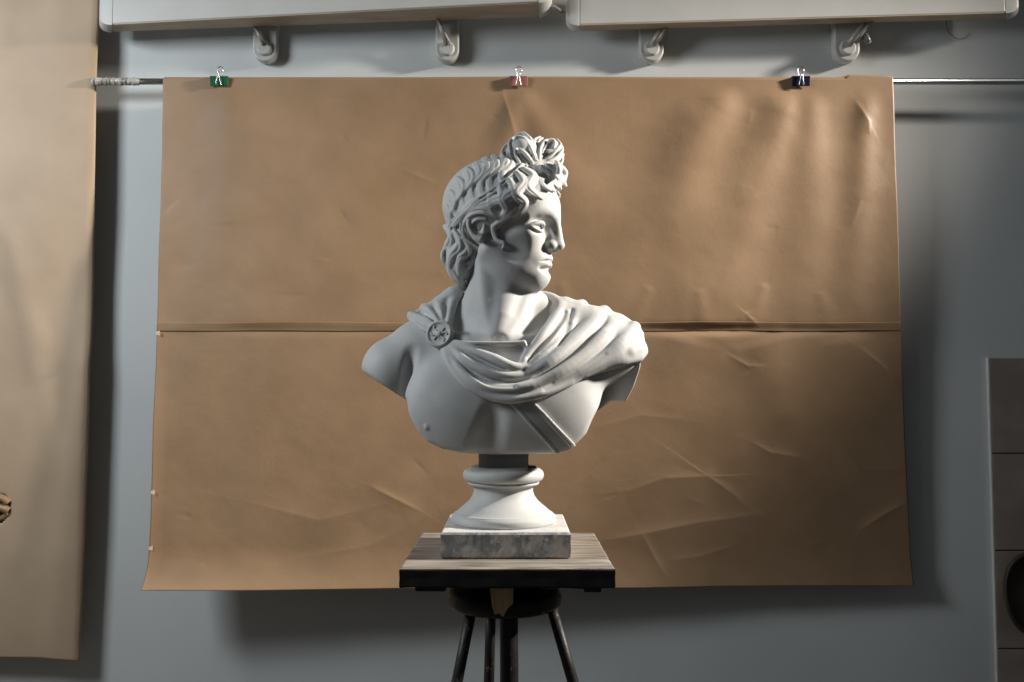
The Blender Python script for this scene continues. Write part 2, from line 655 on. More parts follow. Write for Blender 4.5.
# ------------------------------------------------------------------ binder clips
def clip(px, mat, label, tilt):
    p = at(px, 86.5, 2.318)
    e = empty('binder_clip', p, label, 'clip', 'binder clips along the rod')
    wd = 0.0235
    h = 0.026
    b = MB()
    # triangular sprung body, jaws down
    pr = [(-0.0022, 0), (-0.003, 0.001), (-0.0075, h * 0.95), (-0.0065, h), (0.022, h), (0.023, h * 0.95), (0.0185, 0.001), (0.0178, 0.0),
          (0.0172, 0.0012), (0.0212, h * 0.92), (-0.0056, h * 0.92), (-0.0012, 0.0012)]
    v = [(p[0] + s * wd, p[1] + y, p[2] + z) for s in (-1, 1) for y, z in pr]
    n = len(pr)
    f = [(k, (k + 1) % n, n + (k + 1) % n, n + k) for k in range(n)] + [tuple(range(n))[::-1], tuple(range(n, 2 * n))]
    b.add(v, f)
    b.build('clip_body', mat, e, bevel=0.0006)
    q = np.array(p)
    # lever folded down over the front
    b = MB()
    pts = [(-0.006, -0.0078, 0.001), (-0.0045, -0.0105, 0.014), (-0.0015, -0.011, 0.028), (0.0015 + tilt * 0.5, -0.011, 0.030), (0.004, -0.0105, 0.014), (0.006, -0.0078, 0.001)]
    b.tube([q + np.array(a) for a in cat_spline(pts, 5)], 0.0012, 8)
    b.build('lever', M['chrome'], e, smooth=True)
    # lever standing up
    b = MB()
    T = tilt
    pts = [(-0.006, 0.004, 0.0255), (-0.0045 + T * 0.4, 0.004, 0.036), (-0.0075 + T, 0.004, 0.044), (-0.006 + T, 0.004, 0.051), (0.0 + T, 0.004, 0.0545), (0.006 + T, 0.004, 0.051), (0.0075 + T, 0.004, 0.044), (0.0045 + T * 0.4, 0.004, 0.036), (0.006, 0.004, 0.0255)]
    b.tube([q + np.array(a) for a in cat_spline(pts, 5)], 0.0012, 8)
    b.build('lever', M['chrome'], e, smooth=True)


clip(219.5, M['green'], 'green binder clip holding the left part of the paper to the rod', 0.0)
clip(518.5, M['pink'], 'pink binder clip on the paper straight above the statue head', 0.001)
clip(800.5, M['navy'], 'dark navy binder clip holding the right part of the paper', 0.003)

# ------------------------------------------------------------------ left hanging paper
nx, ny = 150, 420
u = np.linspace(0, 1, nx)[None, :].repeat(ny, 0)
v = np.linspace(0, 1, ny)[:, None].repeat(nx, 1)
PY = -150 + v * (658 + 150)
RC = [(102, -150), (99, 0), (96, 80), (94, 200), (91, 330), (88, 430), (84, 540), (78, 662)]
PX0 = -190.0
re = edge_x(PY, RC)
PX = PX0 + (re - PX0) * u
PY = PY + np.where(v > 0.98, 1, 0) * 3.5 * np.clip((PX - 40) / 38, 0, 1)
h = 0.012 * vnoise(PX / 110 + 2, PY / 170 + 6, 41, 2) + 0.0022 * vnoise(PX / 34, PY / 45, 42, 2)
h += softfold(PX, PY, 60, -140, 20, 640, 0.006, 30, 36) + softfold(PX, PY, 90, 330, 52, 660, 0.008, 12, 20)
h -= 0.008 * np.clip((PX - re + 7) / 7, 0, 1) ** 2
h += softfold(PX, PY, 0, 200, 80, 520, 0.005, 14, 20)
hole = ((PX + 3) / 13.0) ** 2 + ((PY - 507) / 15.0) ** 2 + 0.5 * vnoise(PX / 4, PY / 4, 43, 2) > 1
lc = empty('hanging_paper', at(0, 660, 2.27), 'long pale brown paper hanging at the left edge with a torn hole', 'hanging paper')
sheet('sheet', PX, PY, 2.340 + 0 * PX, h * 0.9, M['curtain'], lc, 0.0008, keep=hole)
b = MB()
for (pts, r) in (([(-16, 499), (-5, 497), (4, 499), (9, 503)], 4.2), ([(-16, 508), (-4, 507), (5, 509), (9, 511)], 4.6), ([(-14, 522), (-4, 520), (3, 517), (8, 513)], 2.4)):
    pp = [at(x, y, 2.338) for x, y in pts]
    b.tube(cat_spline(pp, 4), [r * 0.0025] * (4 * (len(pp) - 1) + 1), 8)
o = b.build('torn_edge', M['paper_tape'], lc, smooth=True)
o['label'] = 'darker curled paper inside the torn hole'


# ------------------------------------------------------------------ wall lamps on brackets
def fixture(name, fl, fr, bl, br, label, ends, top_y, group, hf):
    """fl, fr, bl, br: world points of the underside's front-left, front-right, back-left, back-right corners"""
    e = empty(name, (fl + fr + bl + br) / 4, label, 'wall fixture', group)
    fl, fr, bl, br = [np.array(p) for p in (fl, fr, bl, br)]
    lean = np.array([0, 0.0, hf])
    ax = (fr - fl) / np.linalg.norm(fr - fl)
    b = MB()
    cap = 0.035
    a0, a1 = ax * cap, -ax * cap
    # front panel, back panel, top: a shallow box open to the tan underside
    nrm = (bl - fl)
    b.hexa([fl + a0, fr + a1, br + a1, bl + a0, fl + a0 + lean, fr + a1 + lean, br + a1 + lean, bl + a0 + lean])
    b.build('housing', M['white'], e, bevel=0.004)
    b = MB()
    dn = np.array([0, 0, 0.0015])
    q = 0.10
    f0, f1, b1_, b0 = fl + a0 * 1.1 + nrm * 0.04, fr + a1 * 1.1 + (br - fr) * 0.04, br + a1 * 1.1 - (br - fr) * 0.06, bl + a0 * 1.1 - nrm * 0.06
    b.hexa([f0 - dn, f1 - dn, b1_ - dn, b0 - dn, f0 + dn, f1 + dn, b1_ + dn, b0 + dn])
    o = b.build('underside', M['tan'], e)
    o['label'] = 'tan stained underside'
    for (pf, pb, s) in ((fl, bl, -1), (fr, br, 1)):
        b = MB()
        inner = pf - s * ax * cap
        innb = pb - s * ax * cap
        prof = []
        for k in range(7):
            a = k / 6 * PI / 2
            prof.append((math.sin(a), 1 - math.cos(a)))
        # rounded end: sweep section outwards, lifting the bottom
        secs = []
        for (t, l) in prof:
            off = s * ax * cap * t
            lift = np.array([0, 0, 0.022 * l])
            sh = 1 - 0.25 * l
            mid = (inner + innb) / 2
            secs.append([mid + (inner - mid) * sh + off + lift - np.array([0, 0, 0.003 * (1 - l)]), mid + (innb - mid) * sh + off + lift - np.array([0, 0, 0.003 * (1 - l)]),
                         mid + (innb - mid) * sh + off + lean, mid + (inner - mid) * sh + off + lean + np.array([0, 0, 0.001])])
        V = [p for sct in secs for p in sct]
        Fc = []
        for i in range(len(secs) - 1):
            for k in range(4):
                Fc.append((i * 4 + k, i * 4 + (k + 1) % 4, (i + 1) * 4 + (k + 1) % 4, (i + 1) * 4 + k))
        Fc += [(3, 2, 1, 0), tuple(len(V) - 4 + k for k in range(4))]
        b.add(V, Fc)
        b.build('end_cap', M['white'], e, bevel=0.003)
    return e


def under(zh, px, py):
    """point on the horizontal plane z = zh seen at a pixel"""
    lo, hi = 0.5, 2.39
    for _ in range(40):
        m_ = (lo + hi) / 2
        if at(px, py, m_)[2] < zh:
            lo = m_
        else:
            hi = m_
    return at(px, py, lo)


def lamp_at(xl, xr, fy, by, Yb, label):
    bl_, br_ = at(xl, by[0], Yb), at(xr, by[1], Yb)
    fl_, fr_ = under(bl_[2], xl, fy[0]), under(br_[2], xr, fy[1])
    return fixture('wall_lamp', fl_, fr_, bl_, br_, label, None, 0, 'lamps on wall brackets', 0.13)


lamp_at(99, 552, (24.5, 1.0), (32.3, 16.2), 2.345, 'long white wall lamp at upper left with broad tan underside')
lamp_at(566, 1019, (25.0, 11.8), (31.2, 18.0), 2.345, 'long white wall lamp at upper right showing its broad front face')



def bracket(cx, wdt, arm_to, thick_arm, label, lever=False):
    c = at(cx, 47, YW)
    c[1] = YW
    e = empty('lamp_bracket', (c[0], YW, c[2]), label, 'bracket', 'brackets under the wall lamps')
    w = wdt / 2 * YW / F
    r = w
    zb = at(cx, 61.5, YW - 0.03)[2]
    ztop = zb + 0.17
    poly = []
    for k in range(13):
        a = PI + k / 12 * PI
        poly.append((c[0] + r * math.cos(a), zb + r + r * math.sin(a)))
    for k in range(13):
        a = k / 12 * PI
        poly.append((c[0] + r * math.cos(a), ztop - r + r * math.sin(a)))
    b = MB()
    b.prism(poly, YW - 0.032, YW)
    b.build('wall_plate', M['bracket'], e, bevel=0.006, seg=3)
    # raised hub
    b = MB()
    hz = zb + r * 1.05
    b.tube([(c[0], YW - 0.030, hz), (c[0], YW - 0.041, hz)], [r * 0.66, r * 0.55], 24)
    b.build('hub', M['bracket'], e, smooth=False, bevel=0.002)
    b = MB()
    s = np.array([c[0], YW - 0.040, hz + 0.006])
    t = np.array(arm_to)
    d = (t - s)
    if thick_arm:
        b.tube([s, s + d * 0.5, t], 0.0095, 12)
        b.tube([s + np.array([0.012, -0.012, 0.004]), t + np.array([0.012, -0.012, 0.0])], 0.0045, 10)
    else:
        b.tube([s, t], 0.006, 10)
        b.tube([s + np.array([0.010, -0.006, 0]), t + np.array([-0.002, -0.01, 0])], 0.003, 8)
    b.build('arm', M['arm'], e, smooth=True)
    if lever:
        b = MB()
        b.tube([s + np.array([0.012, -0.012, 0]), s + np.array([0.035, -0.03, 0.012])], 0.005, 10)
        b.tube([s + np.array([0.034, -0.03, 0.016]), s + np.array([0.040, -0.034, -0.008])], [0.006, 0.008], 10)
        b.build('clamp_knob', simple('dark_knob', (0.12, 0.115, 0.105), (0.16, 0.155, 0.14), 20, 0.4), e, smooth=True)


bracket(268, 25, at(255, 27, 2.35), False, 'first white wall bracket from the left, under the left lamp')
bracket(448, 24, at(438, 20, 2.34), False, 'white wall bracket with slanted thin arm, second from the left')
bracket(650, 25, at(663, 27, 2.35), True, 'third white wall bracket from the left, under the right lamp')
bracket(843, 26, at(866, 23, 2.35), True, 'white wall bracket with a dark clamp knob, rightmost of four', True)
b = MB()
b.tube([at(548, 3, 2.31), at(569, 17, 2.32)], 0.0055, 8)
# joining arm between the two lamps
o = b.build('link_arm', M['arm'], None, smooth=True)
o.name = 'connecting_arm'
o['label'] = 'short brownish arm in the gap between the two wall lamps'
o['category'] = 'arm'

# wire loop on the wall
pts = [at(946.5, 21, YW - 0.004), at(946.5, 26, YW - 0.004), at(950, 34, YW - 0.004), at(958, 39, YW - 0.004), at(966, 37.5, YW - 0.004), at(970, 33, YW - 0.002)]
b = MB()
b.tube(cat_spline(pts, 6), 0.0010, 8)
o = b.build('wire_loop', M['cable'], None, smooth=True)
o['label'] = 'thin grey wire loop on the wall below the right end of the right lamp'
o['category'] = 'wire'

# dark oval on the tiles, cut by the frame
b = MB()
c = at(1030, 592, YW - 0.01)
prof = [(0.35, 0), (0.75, 0.003), (0.93, 0.006), (1.0, 0.018), (0.97, 0.026), (0.90, 0.024), (0.84, 0.012), (0.3, 0.009)]
V = []
N = 64
for r, d in prof:
    for k in range(N):
        a = 2 * PI * k / N
        V.append((c[0] + r * 0.084 * math.cos(a) + 0.006 * r * math.sin(a * 2 + 1), YW - 0.0105 - d, c[2] + r * 0.108 * math.sin(a)))
Fc = []
for i in range(len(prof) - 1):
    for k in range(N):
        Fc.append((i * N + k, (i + 1) * N + k, (i + 1) * N + (k + 1) % N, i * N + (k + 1) % N))
Fc += [tuple(range(N)), tuple((len(prof) - 1) * N + k for k in range(N))[::-1]]
b.add(V, Fc)
o = b.build('oval_plaque', M['dark'], None, smooth=True)
o['label'] = 'dark brown oval object on the tiles, cut off by the right edge'
o['category'] = 'plaque'

# ------------------------------------------------------------------ modelling stand
TZ = 0.956
TX0, TX1, TY0, TY1 = -0.183, 0.167, 1.473, 1.84
stand = empty('sculpture_stand', (-0.008, 1.65, 0), 'worn black wooden sculpture stand with square top carrying the bust', 'stand')
# tabletop with slightly wavy chipped edges
nx, ny = 60, 60
b = MB()


def tt(i, j, z, inset=0.0):
    u_, v_ = i / nx, j / ny
    x = TX0 + inset + (TX1 - TX0 - 2 * inset) * u_
    y = TY0 + inset + (TY1 - TY0 - 2 * inset) * v_
    wob = 0.0004 * (math.sin(u_ * 23 + z * 300) + math.sin(u_ * 51) * 0.6)
    wob2 = 0.0004 * (math.sin(v_ * 19 + 1) + math.sin(v_ * 47) * 0.6)
    if j in (0, ny):
        y += wob
    if i in (0, nx):
        x += wob2
    return (x, y, z)


rim = [(i, 0) for i in range(nx)] + [(nx, j) for j in range(ny)] + [(i, ny) for i in range(nx, 0, -1)] + [(0, j) for j in range(ny, 0, -1)]
levels = [(TZ, 0.02), (TZ, 0.004), (TZ - 0.0015, 0.0008), (TZ - 0.004, 0), (TZ - 0.016, 0.0006), (TZ - 0.029, 0), (TZ - 0.032, 0.002), (TZ - 0.0325, 0.02)]
V = []
for z, ins in levels:
    for q, (i, j) in enumerate(rim):
        zz = z
        if z < TZ - 0.02:
            zz += 0.0009 * math.sin(q * 0.21) + 0.0005 * math.sin(q * 0.57)
        V.append(tt(i, j, zz, ins))
R_ = len(rim)
Fc = []
for l in range(len(levels) - 1):
    for q in range(R_):
        Fc.append((l * R_ + q, (l + 1) * R_ + q, (l + 1) * R_ + (q + 1) % R_, l * R_ + (q + 1) % R_))
Fc += [tuple(range(R_)), tuple((len(levels) - 1) * R_ + q for q in range(R_))[::-1]]
b.add(V, Fc)
o = b.build('tabletop', M['table_top'], stand, smooth=False)
o['label'] = 'square worn grey-brown board with black edges'
# board groove near right edge + batten under the left part
b = MB()
b.box((TX0 + 0.025, TY0 + 0.012, TZ - 0.040), (TX0 + 0.075, TY1 - 0.01, TZ - 0.031))
b.build('batten', M['black_wood'], stand, bevel=0.002)
b = MB()
b.box((TX1 - 0.05, TY0 + 0.006, TZ - 0.040), (TX1 - 0.022, TY1 - 0.01, TZ - 0.031))
b.build('batten', M['black_wood'], stand, bevel=0.002)
b = MB()
cxs, cys = -0.0135, 1.625
prof = [(0.03, 0.895), (0.090, 0.894), (0.098, 0.890), (0.102, 0.880), (0.101, 0.868), (0.094, 0.861), (0.085, 0.859), (0.02, 0.859)]
b.lathe(prof[::-1], cxs, cys, 72)
o = b.build('round_seat', M['black_wood'], stand, smooth=True)
b = MB()
b.lathe([(0.02, 0.893), (0.066, 0.893), (0.064, 0.905), (0.068, TZ - 0.0325), (0.02, TZ - 0.0325)], cxs, cys, 48)
b.build('swivel_hub', M['black_wood'], stand, smooth=True)


def leg(top, p2, r0, r1, name='leg'):
    top = np.array(top)
    p2 = np.array(p2)
    d = (p2 - top)
    bot = top + d * (top[2] - 0.0) / (top[2] - p2[2])
    b = MB()
    pts = [top + (bot - top) * t for t in np.linspace(0, 1, 10)]
    rad = [r0 + (r1 - r0) * math.sin(t * PI * 0.75) for t in np.linspace(0, 1, 10)]
    b.tube(pts, rad, 14)
    return b.build(name, M['black_wood'], stand, smooth=True), bot


z_leg = TZ - 0.066
_, b1 = leg(at(471.5, 609, 1.60), at(457, 682, 1.585), 0.0098, 0.0105)
_, b2 = leg(at(552, 609, 1.60), at(573, 682, 1.585), 0.0098, 0.0105)
_, b3 = leg(at(491, 606, 1.68), at(489, 682, 1.71), 0.0095, 0.011)
b = MB()
pz = at(509, 600, 1.63)
b.tube([(pz[0], 1.63, 0.862), (pz[0], 1.63, 0.83), (pz[0] + 0.001, 1.63, 0.62), (pz[0], 1.63, 0.40)], [0.017, 0.0165, 0.017, 0.016], 18)
b.build('centre_post', M['black_wood'], stand, smooth=True)
# stretchers out of frame
b = MB()
zst = 0.42


def on_leg(bot, top, z):
    t = (z - bot[2]) / (top[2] - bot[2])
    return bot + (top - bot) * t


tops = [at(471, 608, 1.60), at(551, 606, 1.60), at(491, 606, 1.70)]
ps = [on_leg(bb, t_, zst) for bb, t_ in zip((b1, b2, b3), tops)]
ctr = np.array([pz[0], 1.63, zst])
for p in ps:
    b.tube([p, ctr], 0.008, 10)
b.build('stretcher', M['black_wood'], stand, smooth=True)
# bare wooden wedge under the front of the board
b = MB()
pts = [(490, 588), (513.5, 588), (513, 604), (508, 608), (503, 617), (499, 613), (495, 615), (492, 606)]
F0 = [at(x, y, 1.514) for x, y in pts]
F1 = [at(x, y, 1.520) + np.array([0, 0.002, 0]) for x, y in pts]
n = len(pts)
V = F0 + F1
b.add(V, [tuple(range(n))[::-1], tuple(range(n, 2 * n))] + [(k, (k + 1) % n, n + (k + 1) % n, n + k) for k in range(n)])
o = b.build('wedge', M['chip'], stand, bevel=0.001)
o['label'] = 'small bare yellowish splinter of wood'

# ------------------------------------------------------------------ BUST
U = 1.66 / F                   # one photo pixel at the bust
Y0 = 1.66
BX, BY = -0.0108, 1.664
bust = empty('plaster_bust', (BX, BY, TZ), 'white plaster classical bust of a curly-haired youth with draped cloak on a moulded pedestal', 'bust')

# pedestal
b = MB()
hp = 0.1115
zp = TZ + 0.046
N = 40
rimp = [(-1 + 2 * k / N, -1) for k in range(N)] + [(1, -1 + 2 * k / N) for k in range(N)] + [(1 - 2 * k / N, 1) for k in range(N)] + [(-1, 1 - 2 * k / N) for k in range(N)]
rs = np.random.RandomState(3)
chip = vnoise(np.arange(4 * N) / 3.1, np.zeros(4 * N), 21, 2)
chip2 = vnoise(np.arange(4 * N) / 2.3, np.zeros(4 * N) + 3, 22, 2)
lev = [(TZ + 0.0005, 0.003), (TZ + 0.003, 0.0008), (TZ + 0.014, 0.0), (TZ + 0.028, 0.001), (TZ + 0.041, 0.0), (zp - 0.0012, 0.0016), (zp, 0.004), (zp + 0.0003, 0.02)]
V = []
for li, (z, ins) in enumerate(lev):
    for q, (a, c_) in enumerate(rimp):
        k = 1 - ins / hp
        kk = k - (0.018 * abs(chip[q]) if li in (0, 1, 5) else 0.008 * chip2[(q * 3 + li * 7) % (4 * N)] if 1 < li < 5 else 0)
        V.append((BX + a * hp * kk, BY + c_ * hp * kk, z))
R_ = len(rimp)
Fc = []
for l in range(len(lev) - 1):
    for q in range(R_):
        Fc.append((l * R_ + q, l * R_ + (q + 1) % R_, (l + 1) * R_ + (q + 1) % R_, (l + 1) * R_ + q))
Fc += [tuple(range(R_))[::-1], tuple((len(lev) - 1) * R_ + q for q in range(R_))]
b.add(V, Fc)
o = b.build('plinth', M['chipped'], bust, smooth=False)
o['label'] = 'square base slab with a chipped grey front'


def zpx(y):
    return at(506, y, BY)[2]


s_ = BY / F
zb = zp
zt = zpx(466)
prof = [(0.060, zb - 0.001), (0.0935, zb), (0.0958, zb + 0.004), (0.0962, zb + 0.010), (0.0945, zb + 0.0145), (0.091, zb + 0.0168), (0.0905, zb + 0.0175), (0.0902, zb + 0.0182)]
fl = [(48, 514), (46.5, 513), (43, 509.5), (38.5, 505.5), (34, 501), (31, 496.5), (29.4, 491.5), (29.4, 488), (30.2, 485.5)]
zf0 = zb + 0.0185
za, zz_ = zpx(514), zpx(485.5)
for r, y in fl:
    t = (zpx(y) - za) / (zz_ - za)
    prof.append((r * s_, zf0 + t * (zz_ - zf0)))
prof += [(30.5 * s_, zpx(484.6)), (34.5 * s_, zpx(484.2)), (35.3 * s_, zpx(483.2)), (35.6 * s_, zpx(481.6))]
cz = (zpx(481) + zpx(468.5)) / 2
hr = (zpx(468.5) - zpx(481)) / 2
for k in range(9):
    a = -PI / 2 + k / 8 * PI
    prof.append(((34.6 + 5.6 * math.cos(a)) * s_, cz + hr * math.sin(a)))
prof += [(33.5 * s_, zpx(467.8)), (32 * s_, zt), (10 * s_, zt)]
b = MB()
b.lathe(prof, BX - 0.0050, BY, 128)
o = b.build('pedestal', M['plaster'], bust, smooth=True)
o['label'] = 'round moulded socle with rolled rim'
b = MB()
p0, p1 = at(478.5, 466, BY - 0.035), at(528.5, 452, BY - 0.035)
b.box((p0[0], BY - 0.035, zt - 0.002), (p1[0], BY + 0.04, p1[2] + 0.012))
o = b.build('neck_block', M['grey_block'], bust, bevel=0.001)
o['label'] = 'grey square block between chest and socle'
b = MB()
q0 = at(528, 467, BY - 0.045)
b.box((q0[0], BY - 0.050, zt - 0.0008), (q0[0] + 0.014, BY - 0.036, zt + 0.004))
b.build('shim', M['dark'], bust, bevel=0.001)


# ---- signed-distance sculpting
class Grid:
    def __init__(s, lo, hi, h):
        s.lo = np.array(lo, float)
        s.h = h
        s.n = np.ceil((np.array(hi) - s.lo) / h).astype(int) + 1
        s.ax = [(s.lo[i] + h * np.arange(s.n[i])).astype(np.float32) for i in range(3)]
        s.D = np.full(s.n, 0.08, np.float32)

    def sl(s, lo, hi):
        a = np.clip(np.floor((np.array(lo) - s.lo) / s.h).astype(int), 0, s.n - 1)
        b = np.clip(np.ceil((np.array(hi) - s.lo) / s.h).astype(int) + 1, 1, s.n)
        if np.any(b <= a):
            return None
        return tuple(slice(int(a[i]), int(b[i])) for i in range(3))

    def xyz(s, S):
        return s.ax[0][S[0]][:, None, None], s.ax[1][S[1]][None, :, None], s.ax[2][S[2]][None, None, :]

    def comb(s, S, d, k, op):
        A = s.D[S]
        d = d.astype(np.float32)
        if op == 'sub':
            d = -d
        if op == 'add':
            if k > 0:
                hh = np.maximum(k - np.abs(A - d), 0) / k
                s.D[S] = np.minimum(A, d) - hh * hh * (k * 0.25)
            else:
                s.D[S] = np.minimum(A, d)
        else:
            if k > 0:
                hh = np.maximum(k - np.abs(A - d), 0) / k
                s.D[S] = np.maximum(A, d) + hh * hh * (k * 0.25)
            else:
                s.D[S] = np.maximum(A, d)

    def ell(s, c, r, k=0.0, op='add', R=None):
        c = np.array(c, float)
        r = np.array(r, float)
        m_ = r.max() + k + 3 * s.h
        if R is None:
            S = s.sl(c - r - k - 3 * s.h, c + r + k + 3 * s.h)
        else:
            S = s.sl(c - m_, c + m_)
        if S is None:
            return
        x, y, z = s.xyz(S)
        x, y, z = x - c[0], y - c[1], z - c[2]
        if R is not None:   # rows of R are the local axes
            x, y, z = (R[0][0] * x + R[0][1] * y + R[0][2] * z, R[1][0] * x + R[1][1] * y + R[1][2] * z, R[2][0] * x + R[2][1] * y + R[2][2] * z)
        k0 = np.sqrt((x / r[0]) ** 2 + (y / r[1]) ** 2 + (z / r[2]) ** 2)
        k1 = np.sqrt((x / r[0] ** 2) ** 2 + (y / r[1] ** 2) ** 2 + (z / r[2] ** 2) ** 2) + 1e-9
        s.comb(S, k0 * (k0 - 1) / k1, k, op)

    def cone(s, a, b, ra, rb, k=0.0, op='add'):
        a = np.array(a, float)
        b = np.array(b, float)
        R = max(ra, rb) + k + 2 * s.h
        S = s.sl(np.minimum(a, b) - R, np.maximum(a, b) + R)
        if S is None:
            return
        x, y, z = s.xyz(S)
        d = b - a
        L = float(d @ d) + 1e-12
        px, py, pz_ = x - a[0], y - a[1], z - a[2]
        t = np.clip((px * d[0] + py * d[1] + pz_ * d[2]) / L, 0, 1)
        dist = np.sqrt((px - t * d[0]) ** 2 + (py - t * d[1]) ** 2 + (pz_ - t * d[2]) ** 2) - (ra + (rb - ra) * t)
        s.comb(S, dist, k, op)

    def path(s, pts, rad, k=0.0, op='add'):
        """polyline evaluated as one shape, so its own joints do not bulge"""
        P = np.array(pts, float)
        if not hasattr(rad, '__len__'):
            rad = [rad] * len(P)
        R = max(rad) + k + 2 * s.h
        S = s.sl(P.min(0) - R, P.max(0) + R)
        if S is None:
            return
        x, y, z = s.xyz(S)
        best = np.full((x.shape[0], y.shape[1], z.shape[2]), 0.09, np.float32)
        for i in range(len(P) - 1):
            a, b_ = P[i], P[i + 1]
            rr = max(rad[i], rad[i + 1]) + k + 2 * s.h
            lo = np.minimum(a, b_) - rr
            hi = np.maximum(a, b_) + rr
            T = s.sl(lo, hi)
            if T is None:
                continue
            T = tuple(slice(max(T[j].start, S[j].start), min(T[j].stop, S[j].stop)) for j in range(3))
            if any(T[j].stop <= T[j].start for j in range(3)):
                continue
            Lc = tuple(slice(T[j].start - S[j].start, T[j].stop - S[j].start) for j in range(3))
            x, y, z = s.xyz(T)
            d = b_ - a
            L = float(d @ d) + 1e-12
            px, py, pz_ = x - a[0], y - a[1], z - a[2]
            t = np.clip((px * d[0] + py * d[1] + pz_ * d[2]) / L, 0, 1)
            dist = np.sqrt((px - t * d[0]) ** 2 + (py - t * d[1]) ** 2 + (pz_ - t * d[2]) ** 2) - (rad[i] + (rad[i + 1] - rad[i]) * t)
            best[Lc] = np.minimum(best[Lc], dist)
        s.comb(S, best, k, op)

    def blur(s, rad, times=2):
        for _ in range(times):
            for a in range(3):
                c = np.cumsum(np.concatenate([np.repeat(np.take(s.D, [0], a), rad + 1, a), s.D, np.repeat(np.take(s.D, [-1], a), rad, a)], a), a, dtype=np.float64)
                n = s.n[a]
                w = 2 * rad + 1
                s.D = ((np.take(c, range(w, w + n), a) - np.take(c, range(0, n), a)) / w).astype(np.float32)

    def mesh(s):
        D = s.D
        D[0], D[-1], D[:, 0], D[:, -1], D[:, :, 0], D[:, :, -1] = [0.05] * 6
        neg = D < 0
        c = np.zeros(tuple(s.n - 1), np.uint8)
        for i in (0, 1):
            for j in (0, 1):
                for k in (0, 1):
                    c += neg[i:s.n[0] - 1 + i, j:s.n[1] - 1 + j, k:s.n[2] - 1 + k]
        act = (c > 0) & (c < 8)
        I = np.argwhere(act)
        vid = np.full(act.shape, -1, np.int32)
        vid[act] = np.arange(len(I))
        acc = np.zeros((len(I), 3))
        cnt = np.zeros(len(I))
        cor = [(i, j, k) for i in (0, 1) for j in (0, 1) for k in (0, 1)]
        val = {q: D[I[:, 0] + q[0], I[:, 1] + q[1], I[:, 2] + q[2]] for q in cor}
        for a in cor:
            for axi in range(3):
                if a[axi] == 0:
                    b_ = list(a)
                    b_[axi] = 1
                    va, vb = val[a], val[tuple(b_)]
                    cr = (va < 0) != (vb < 0)
                    t = np.where(cr, va / np.where(cr, va - vb, 1), 0)
                    p = np.array(a, float)[None, :].repeat(len(I), 0)
                    p[:, axi] = t
                    acc[cr] += p[cr]
                    cnt[cr] += 1
        V = s.lo + s.h * (I + acc / cnt[:, None])
        Q = []
        for axi in range(3):
            sl0 = [slice(None)] * 3
            sl1 = [slice(None)] * 3
            sl0[axi] = slice(0, -1)
            sl1[axi] = slice(1, None)
            a, b_ = neg[tuple(sl0)], neg[tuple(sl1)]
            E = np.argwhere(a != b_)
            u_, v_ = [(1, 2), (2, 0), (0, 1)][axi]
            ok = (E[:, u_] > 0) & (E[:, v_] > 0)
            E = E[ok]
            sg = a[tuple(E.T)]
            du = np.zeros(3, int)
            du[u_] = 1
            dv = np.zeros(3, int)
            dv[v_] = 1
            q = [vid[tuple((E - du - dv).T)], vid[tuple((E - dv).T)], vid[tuple(E.T)], vid[tuple((E - du).T)]]
            q = np.stack(q, -1)
            q[~sg] = q[~sg][:, ::-1]
            Q.append(q)
        return V, np.concatenate(Q)


def poly_map(pts, x0, y0, w, h_, res=2):
    """signed distance (in photo pixels) to a polygon, on a raster"""
    xs = x0 + np.arange(int(w * res) + 1) / res
    ys = y0 + np.arange(int(h_ * res) + 1) / res
    X, Y = np.meshgrid(xs, ys, indexing='ij')
    d = np.full(X.shape, 1e9)
    ins = np.zeros(X.shape, bool)
    n = len(pts)
    for i in range(n):
        ax_, ay = pts[i]
        bx, by = pts[(i + 1) % n]
        dd, _, _ = seg_dist(X, Y, ax_, ay, bx, by)
        d = np.minimum(d, dd)
        cr = ((ay > Y) != (by > Y)) & (X < (bx - ax_) * (Y - ay) / ((by - ay) if by != ay else 1e-9) + ax_)
        ins ^= cr
    return np.where(ins, -d, d), x0, y0, res


def poly_eval(pm, PXv, PYv):
    Dm, x0, y0, res = pm
    i = np.clip((PXv - x0) * res, 0, Dm.shape[0] - 1.001)
    j = np.clip((PYv - y0) * res, 0, Dm.shape[1] - 1.001)
    ii, jj = i.astype(int), j.astype(int)
    fi, fj = i - ii, j - jj
    return (Dm[ii, jj] * (1 - fi) * (1 - fj) + Dm[ii + 1, jj] * fi * (1 - fj) + Dm[ii, jj + 1] * (1 - fi) * fj + Dm[ii + 1, jj + 1] * fi * fj)


def W(px, py, d):
    return at(px, py, Y0 - d * U)


def clean(pts, n=4):
    return cat_spline(pts, n)


lo = np.array([W(352, 300, 0)[0], Y0 - 0.135, W(500, 462, 0)[2]])
hi = np.array([W(655, 300, 0)[0], Y0 + 0.115, W(500, 122, 0)[2]])
HV = 0.0017
G = Grid(lo, hi, HV)

# torso masses, in photo pixels at the bust: (px, py, depth toward camera), radii (x, depth, z)


def E(g, px, py, d, rx, rd, rz, k=12, op='add'):
    g.ell(W(px, py, d), (rx * U, rd * U, rz * U), k * U, op)


E(G, 502, 398, -14, 92, 52, 80, 0)
E(G, 500, 420, -6, 80, 46, 60, 20)
E(G, 457, 406, 10, 50, 35, 48, 36)
E(G, 546, 404, 10, 52, 35, 48, 36)
# shoulders
G.cone(W(440, 352, -14), W(395, 370, -12), 33 * U, 34 * U, 10 * U)
G.cone(W(470, 345, -18), W(420, 346, -16), 24 * U, 27 * U, 12 * U)
G.cone(W(548, 346, -14), W(602, 346, -18), 34 * U, 27 * U, 14 * U)
G.cone(W(560, 376, 6), W(618, 356, -3), 30 * U, 25 * U, 14 * U)
